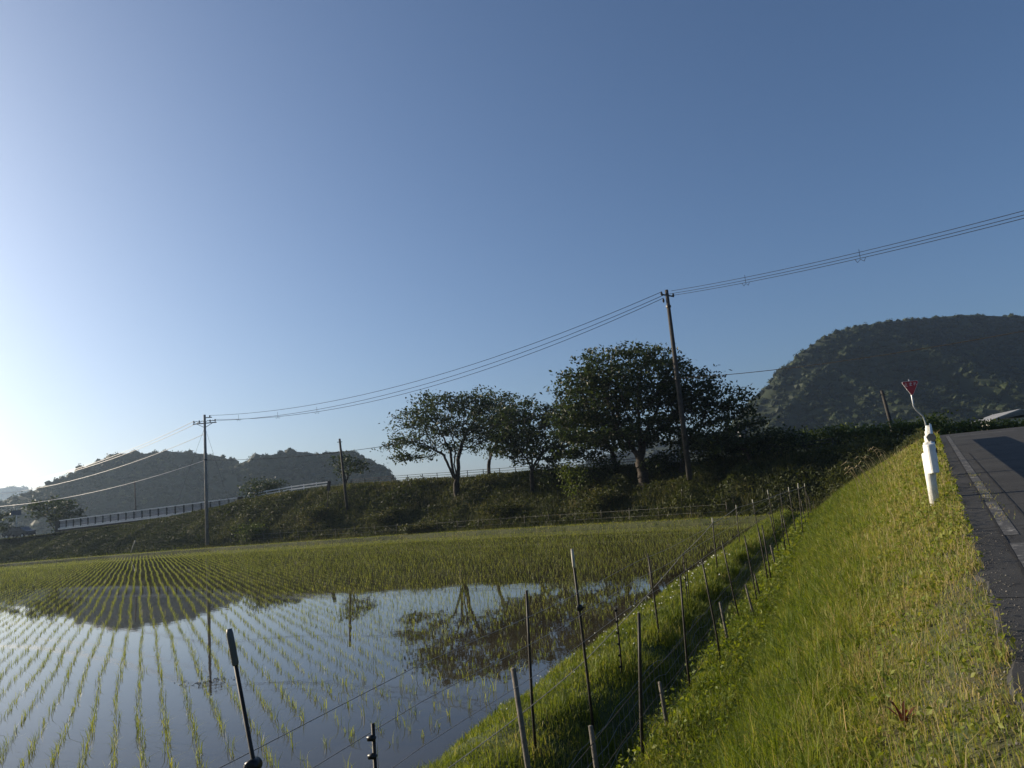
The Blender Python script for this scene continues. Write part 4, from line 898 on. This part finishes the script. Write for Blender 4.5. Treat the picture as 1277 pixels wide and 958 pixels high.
def blades(P, Z, n_bl, hgt, wid, rng, lean=.35, segs=2, tint=None, spread=.02, curl=.5, az=None):
    """n_bl tapering blades at each point, each bent once"""
    N = len(P)*n_bl; pp = np.repeat(P, n_bl, 0) + rng.normal(0, 1, (N, 2))*np.repeat(np.broadcast_to(spread, len(P)), n_bl)[:, None]; zz = np.repeat(Z, n_bl)
    h = np.repeat(np.broadcast_to(hgt, len(P)), n_bl) * (.55 + .6*rng.random(N)); wd = np.repeat(np.broadcast_to(wid, len(P)), n_bl) * (.75 + .5*rng.random(N))
    a = rng.random(N)*6.283 if az is None else az + rng.normal(0, .9, N)
    ln = lean*rng.random(N); dx, dy = np.cos(a), np.sin(a); fa = rng.random(N)*6.283; sx, sy = np.cos(fa)*wd/2, np.sin(fa)*wd/2
    c1 = np.stack([pp[:, 0] + dx*h*ln*.35, pp[:, 1] + dy*h*ln*.35, zz + h*.55], 1); c2 = np.stack([pp[:, 0] + dx*h*ln*(1+curl), pp[:, 1] + dy*h*ln*(1+curl), zz + h*(1 - .35*ln)], 1)
    sd = np.stack([sx, sy, 0*sx], 1); b = np.stack([pp[:, 0], pp[:, 1], zz], 1)
    V = np.stack([b-sd, b+sd, c1+sd*.8, c1-sd*.8, c2], 1).reshape(-1, 3)
    i = np.arange(N)*5; Q = np.stack([i, i+1, i+2, i+3], 1); T = np.stack([i+3, i+2, i+4], 1)
    t = rng.random(N) if tint is None else (np.repeat(tint, n_bl) + .22*rng.standard_normal(N)).clip(0, 1)
    return V, Q, T, np.repeat(t, 5)
# which ones show largest: the nearest in view
fx = (P[:, 0]/np.maximum(P[:, 1], .1)); inview = (fx > -.72) & (P[:, 1] > 7.6 - .55*np.clip(fx+.1, -1, 1))
idx = np.where(inview)[0][:300]; mask = np.zeros(len(P), bool); mask[idx] = True
protos = []
for k in range(8):
    V, Q, T, t = blades(np.zeros((1, 2)), np.array([-.03]), 5, .19, .0075, rng, .7, spread=.018, curl=.6); protos.append(mesh_np('rice_seedling', V, [Q, T], M['rice'], tint=t))
for j, i in enumerate(idx):
    o = add('rice_seedling', protos[j % 8], None, (P[i, 0], P[i, 1], 0.)); o.rotation_euler = (0, 0, random.random()*6.28); s = random.uniform(.75, 1.2); o.scale = (s, s, s)
    tag(o, 'young rice seedling in the nearest rows of the flooded paddy', 'rice plant', 'nearest rice seedlings')
PB = P[~mask]; DB = D[~mask]
bt = Fol()
class Bl:
    def __init__(s): s.V = []; s.Q = []; s.T = []; s.t = []; s.n = 0
    def put(s, V, Q, T, t): s.V.append(V); s.Q.append(Q+s.n); s.T.append(T+s.n); s.t.append(t); s.n += len(V)
    def mesh(s, name, mat): return mesh_np(name, np.concatenate(s.V), [np.concatenate(s.Q), np.concatenate(s.T)], mat, tint=np.concatenate(s.t))
bl = Bl()
for lo, hi, n_, wd in ((0, 22, 4, .0075), (22, 45, 3, .009), (45, 200, 2, .013)):
    s_ = (DB >= lo) & (DB < hi)
    if s_.any(): bl.put(*blades(PB[s_], np.full(s_.sum(), -.03), n_, (.15 if lo < 22 else .13 if lo < 45 else .12) + .02*rng.standard_normal(s_.sum()), wd, rng, .55, spread=.02, tint=rng.random(s_.sum())*.6+.2))
tag(add('rice_crop', bl.mesh('rice_crop', M['rice'])), 'rows of young rice filling the flooded paddy out to the far levee', 'rice', kind='stuff')

# ---------------------------------------------------------------- grass on the banks
def scatter(n, wlo, whi, pick, keep):
    w_ = wlo + (whi-wlo)*rng.random(n)**pick; return w_
def bank_points(n, seed):
    """denser near the viewer"""
    r = np.random.default_rng(seed); w_ = -5 + 45*r.random(n)**2.1; t = r.random(n); return w_, t, r
# bank: between foot (u 2.0) and road edge
n = 178000; w_, t, r = bank_points(n, 91)
foot = A0[None] + PW[None]*1.9 + DW[None]*(w_-2.)[:, None]; edge_ = B0[None] + PR[None]*-.0 + DR[None]*w_[:, None]
P = foot + (edge_-foot)*t[:, None]
u, v, ww = uv_of(P[:, 0], P[:, 1]); d, _a = poly_dist(P[:, 0], P[:, 1], FAR)
dist = np.hypot(P[:, 0], P[:, 1])
ok = (v < .13 + .09*wob(P[:, 0], P[:, 1], .4)) & (u > 2.05) & (d < 3.0) & (P[:, 1] > .6)
frac = np.clip((u-2.8)/np.maximum(u-2.8-np.minimum(v, 0), .1), 0, 1)
gravel = (v > -.42) & (P[:, 1] < 6.5); ok &= ~(gravel & (r.random(n) < .45)); bare = wob(P[:, 0]*1.3, P[:, 1]*1.1, .35) > .55; ok &= ~((frac > .45) & bare & (r.random(n) < .55))
P, u, v, dist, frac = P[ok], u[ok], v[ok], dist[ok], frac[ok]; Z = height(P[:, 0], P[:, 1])
lf = np.maximum(1., dist/6.)
tall = np.where(frac < .4, .24, .24 - .30*(frac-.4)/.5); tall = np.clip(tall, .075, .3) * (1 + .35*wob(P[:, 0], P[:, 1], .9)); tall = np.where(u < 2.8, .16, tall)
tin = np.clip(.27 + .52*np.clip(frac-.22, 0, 1)**1. + .16*wob(P[:, 0], P[:, 1], .55) + .06*r.standard_normal(len(P)), 0, 1)
bl = Bl(); bl.put(*blades(P, Z-.01, 1, tall*np.clip(lf**.25, 1, 1.4), .0064*lf**.8, r, .7, tint=tin, spread=.02))
s_ = r.random(len(P)) < .35; bl.put(*blades(P[s_] + r.normal(0, .05, (s_.sum(), 2)), Z[s_]-.02, 1, tall[s_]*.55, .008*lf[s_]**.8, r, 1.2, tint=(tin[s_]*.8), spread=.03))
# coarser tufts here and there, each a spray of longer blades
k_ = np.where((r.random(len(P)) < .011) & (frac > .02))[0]; pt = np.repeat(P[k_], 22, 0); rr_ = .05*r.standard_normal((len(pt), 2)); pt = pt + rr_; zt = height(pt[:, 0], pt[:, 1]); lt = np.repeat(lf[k_], 22)
bl.put(*blades(pt, zt-.01, 1, np.repeat(tall[k_]*(.9 + .7*r.random(len(k_))), 22), .0075*lt**.8, r, 1.1, tint=np.repeat(tin[k_] + .25*(r.random(len(k_))-.5), 22).clip(0, 1), spread=.01))
tag(add('bank_grass', bl.mesh('bank_grass', M['grass'])), 'long sunlit grass on the bank between fence and road', 'grass', kind='stuff'); print('bank blades', len(P))
# seed heads and dry stems on the upper bank
s_ = (frac > .3) & (r.random(len(P)) < .035); Ps = P[s_]
bl = Bl(); bl.put(*blades(Ps, Z[s_], 1, .34, .003*lf[s_]**.9, r, .6, tint=np.full(s_.sum(), .9), spread=.01)); tag(add('dry_grass', bl.mesh('dry_grass', M['grass'])), 'thin dry stems standing among the upper bank grass', 'grass', kind='stuff')
# low broad weeds: ditch edge and upper bank
n = 42000; w_, t, r = bank_points(n, 92)
foot = A0[None] + PW[None]*1.75 + DW[None]*(w_-2.)[:, None]; edge_ = B0[None] + PR[None]*.05 + DR[None]*w_[:, None]; P = foot + (edge_-foot)*t[:, None]
u, v, ww = uv_of(P[:, 0], P[:, 1]); d, _a = poly_dist(P[:, 0], P[:, 1], FAR); dist = np.hypot(P[:, 0], P[:, 1])
cl_ = wob(P[:, 0]*1.4, P[:, 1]*1.2, .6)
ok = (P[:, 1] > .6) & (d < 2) & (((u > 1.85) & (u < 2.85)) | ((v > -1.2) & (v < .06) & (cl_ > -.15)) | ((cl_ > .30) & (u > 2.8) & (v < 0)))
P, u, dist = P[ok], u[ok], dist[ok]; Z = height(P[:, 0], P[:, 1]); lf = np.maximum(1., dist/6.); hh = np.where(u < 2.85, .20, .09)*r.random(len(P))
fo = Fol(); fo.quads(*leaf_quads(np.stack([P[:, 0], P[:, 1], Z+.02+hh], 1), .017*lf**.8*(.6 + .9*r.random(len(P))), r, .8, .6, (.25 + .4*r.random(len(P)) - .12*(u < 2.85)).clip(0, 1)))
tag(add('low_weeds', fo.mesh('low_weeds', M['grass'])), 'low leafy weeds at the ditch edge and road edge', 'weeds', kind='stuff')
# dyke grass
n = 98000; r = np.random.default_rng(93); w_ = -6 + 47*r.random(n)**1.9; uu = -.06 + 2.05*r.random(n); P = A0[None] + PW[None]*uu[:, None] + DW[None]*w_[:, None]
d, _a = poly_dist(P[:, 0], P[:, 1], FAR); dist = np.hypot(P[:, 0], P[:, 1]); ok = (P[:, 1] > 2) & (d < .3); P, uu, dist = P[ok], uu[ok], dist[ok]; Z = height(P[:, 0], P[:, 1]); lf = np.maximum(1., dist/7.)
ok = Z > .0; P, uu, dist, Z, lf = P[ok], uu[ok], dist[ok], Z[ok], lf[ok]
hg = (.085 + .06*(uu > 1.05))*np.clip(1 + .9*wob(P[:, 0], P[:, 1], .5), .35, 2.); tn = np.clip(.45 + .28*wob(P[:, 0], P[:, 1], .7), 0, 1)
bl = Bl(); bl.put(*blades(P, Z-.01, 1, hg*np.clip(lf**.3, 1, 1.5), .0075*lf**.8, r, .8, tint=tn, spread=.02))
tag(add('dyke_grass', bl.mesh('dyke_grass', M['dykegrass'])), 'short green grass on the dyke beside the paddy', 'grass', kind='stuff')
# clover heads on the dyke
cc = []
for cx_, sp in ((3.2, .5), (8.2, .9), (10.4, 1.1), (1.2, .6), (14., 1.2), (5.5, .7)):
    k = 16; w_ = cx_ + r.normal(0, sp, k); uu = .75 + r.normal(0, .22, k); cc.append(A0[None] + PW[None]*uu[:, None] + DW[None]*w_[:, None])
cc = np.concatenate(cc); zc_ = height(cc[:, 0], cc[:, 1]) + .13 + .05*r.random(len(cc)); V, F, t = lumps(np.stack([cc[:, 0], cc[:, 1], zc_], 1), np.full(len(cc), .009)*np.maximum(1, np.hypot(cc[:, 0], cc[:, 1])/9), r, r.random(len(cc)))
fo = Fol(); fo.tris(V, F, t); tag(add('clover_flowers', fo.mesh('clover_flowers', M['flower'])), 'scattered white clover heads in the dyke grass', 'flowers', kind='stuff')
# levee grass and embankment weeds
def along_far(n, dlo, dhi, r, pick=1.):
    S = np.concatenate([[0], np.cumsum(np.linalg.norm(np.diff(FAR, axis=0), axis=1))]); a0, a1 = arc_at(40, 26), arc_at(-105, 96)
    s = a0 + (a1-a0)*r.random(n); x = np.interp(s, S, FAR[:, 0]); y = np.interp(s, S, FAR[:, 1]); Nn = np.stack([np.interp(s, fs_, fn_[:, 0]), np.interp(s, fs_, fn_[:, 1])], 1); dd = dlo + (dhi-dlo)*r.random(n)
    return np.stack([x, y], 1) + Nn*dd[:, None], dd, s
r = np.random.default_rng(94)
P, dd, s = along_far(34000, -.1, 2.6, r); u, v, ww = uv_of(P[:, 0], P[:, 1]); ok = (u < 6); P, dd = P[ok], dd[ok]; Z = height(P[:, 0], P[:, 1])
bl = Bl(); bl.put(*blades(P, Z-.02, 1, np.where(dd < 1., .15, .30), .03, r, .7, tint=np.where(dd < 1., .62, .40) + .15*wob(P[:, 0], P[:, 1], 1.5), spread=.05))
tag(add('levee_grass', bl.mesh('levee_grass', M['dykegrass'])), 'grass on the low levee along the far side of the paddy', 'grass', kind='stuff')
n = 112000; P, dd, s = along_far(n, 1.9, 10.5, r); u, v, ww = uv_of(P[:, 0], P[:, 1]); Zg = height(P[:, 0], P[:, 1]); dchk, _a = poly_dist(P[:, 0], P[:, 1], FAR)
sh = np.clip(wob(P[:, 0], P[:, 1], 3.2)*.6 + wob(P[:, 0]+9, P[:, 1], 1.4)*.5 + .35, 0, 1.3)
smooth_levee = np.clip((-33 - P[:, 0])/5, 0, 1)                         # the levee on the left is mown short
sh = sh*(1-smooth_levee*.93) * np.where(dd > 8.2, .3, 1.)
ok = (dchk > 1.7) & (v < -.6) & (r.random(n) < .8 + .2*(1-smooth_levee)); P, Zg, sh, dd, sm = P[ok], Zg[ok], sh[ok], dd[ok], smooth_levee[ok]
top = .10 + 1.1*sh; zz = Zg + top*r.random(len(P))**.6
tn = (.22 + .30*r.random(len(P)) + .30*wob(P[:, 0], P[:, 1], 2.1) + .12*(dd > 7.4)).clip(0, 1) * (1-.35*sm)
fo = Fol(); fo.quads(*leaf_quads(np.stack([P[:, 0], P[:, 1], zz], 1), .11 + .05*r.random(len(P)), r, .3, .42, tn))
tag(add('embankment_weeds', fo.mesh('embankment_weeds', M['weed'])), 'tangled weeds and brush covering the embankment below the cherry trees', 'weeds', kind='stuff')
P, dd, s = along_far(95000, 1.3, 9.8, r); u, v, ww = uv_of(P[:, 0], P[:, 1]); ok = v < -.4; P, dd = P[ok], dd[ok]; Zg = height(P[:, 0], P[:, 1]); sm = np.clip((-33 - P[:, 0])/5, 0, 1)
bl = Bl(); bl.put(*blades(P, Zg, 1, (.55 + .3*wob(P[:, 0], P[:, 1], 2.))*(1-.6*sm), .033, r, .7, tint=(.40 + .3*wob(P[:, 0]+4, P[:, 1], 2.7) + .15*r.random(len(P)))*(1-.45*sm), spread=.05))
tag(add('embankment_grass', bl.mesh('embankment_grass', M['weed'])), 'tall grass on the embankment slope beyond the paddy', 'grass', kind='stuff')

# ---------------------------------------------------------------- small things by the road
r = np.random.default_rng(95); n = 4200; w_ = -4 + 9.5*r.random(n); v_ = -.12 + .17*r.standard_normal(n); P = B0[None] + DR[None]*w_[:, None] + PR[None]*v_[:, None]; ok = (v_ > -.55) & (v_ < .3) & (P[:, 1] > 1); P = P[ok]
Z = np.maximum(height(P[:, 0], P[:, 1]), np.where(v_[ok] > .03, road_z(w_[ok]), -9)); rad = .0025 + .006*r.random(len(P))**3
V, F, t = lumps(np.stack([P[:, 0], P[:, 1], Z + rad*.4], 1), rad, r, r.random(len(P)), .7); fo = Fol(); fo.tris(V, F, t)
tag(add('roadside_gravel', fo.mesh('roadside_gravel', M['stone'])), 'loose gravel along the broken road edge', 'gravel', kind='stuff')
# weeds growing in the worn edge line
w_ = np.concatenate([c + .25*r.standard_normal(30) for c in (7.4, 8.6, 9.3, 10.6, 12.4, 6.4)]); v_ = .38 + .07*r.standard_normal(len(w_)); P = B0[None] + DR[None]*w_[:, None] + PR[None]*v_[:, None]
bl = Bl(); bl.put(*blades(P, road_z(w_), 1, .045, .007, r, 1.3, tint=np.full(len(P), .72), spread=.01)); tag(add('crack_weeds', bl.mesh('crack_weeds', M['grass'])), 'dry weeds sprouting along the worn white road line', 'weeds', kind='stuff')
# reddish dock plant low on the bank
px, py = 1.87, 4.08; e = empty('dock_plant', (px, py, gz(px, py)))
for k in range(9):
    a = k*.7 + .3; L_ = random.uniform(.07, .12); c, s = math.cos(a), math.sin(a); wd = .009
    V = [(0, 0, 0), (c*L_*.25 - s*wd, s*L_*.25 + c*wd, L_*.7), (c*L_*.25 + s*wd, s*L_*.25 - c*wd, L_*.7), (c*L_*.8 - s*wd*.7, s*L_*.8 + c*wd*.7, L_*1.15), (c*L_*.8 + s*wd*.7, s*L_*.8 - c*wd*.7, L_*1.15), (c*L_*1.15, s*L_*1.15, L_*1.2)]
    add('leaf', mesh_np('leaf', V, [np.array([(1, 2, 4, 3)]), np.array([(0, 2, 1), (3, 4, 5)])], M['redleaf'], tint=np.full(6, random.random())), e)
tag(e, 'small reddish dock plant in the lower right grass', 'plant')
# dry plumed stalks at the top of the bank
for k, (bx, by, l_) in enumerate(((11.4, 24.6, 'lower clump of dry curved grass stalks leaning over the shaded bank edge'), (14.3, 29.4, 'upper clump of dry grass plumes near the guardrail'))):
    e = empty('dry_stalk_clump', (bx, by, gz(bx, by)))
    for j in range(8):
        L_ = random.uniform(.7, 1.15); dx = -random.uniform(.3, .75)*L_; q = [(.12*j-.4, random.uniform(-.2, .2), -.05)]; b_ = np.array(q[0])
        MB().tube([b_, b_+[dx*.25, 0, L_*.5], b_+[dx*.65, 0, L_*.88], b_+[dx, 0, L_*.95], b_+[dx*1.25, 0, L_*.85]], [.008, .008, .01, .016, .006], 4).build('stalk', M['drystalk'], e)
    tag(e, l_, 'dry grass')

# floating scraps on the water
fp = np.array([-5.30, 12.53])[None] + np.random.default_rng(3).normal(0, 1, (60, 2))*np.array([.22, .12]); m = MB()
for x, y in fp: a = random.random()*3.14; L_ = random.uniform(.02, .06); m.tube([(x, y, .001), (x+L_*math.cos(a), y+L_*math.sin(a), .012)], .004, 3)
tag(m.build('floating_straw', M['rod']), 'dark scraps of straw floating where the left pole is mirrored', 'straw', kind='stuff')
# ---------------------------------------------------------------- haze
hm, nt, out = new_mat('thin evening haze'); vol = nt.nodes.new('ShaderNodeVolumePrincipled'); vol.inputs['Density'].default_value = .00019
vol.inputs['Color'].default_value = (.58, .76, 1., 1); vol.inputs['Anisotropy'].default_value = .5; nt.links.new(vol.outputs[0], out.inputs['Volume'])
x0, x1, y0, y1, z0, z1 = -2600., 2600., -2600., 2600., -3., 140.
o = MB().box(((x0+x1)/2, (y0+y1)/2, (z0+z1)/2), (x1-x0, y1-y0, z1-z0)).build('haze', hm); tag(o, 'thin pale evening haze over the whole valley', 'haze', kind='stuff')
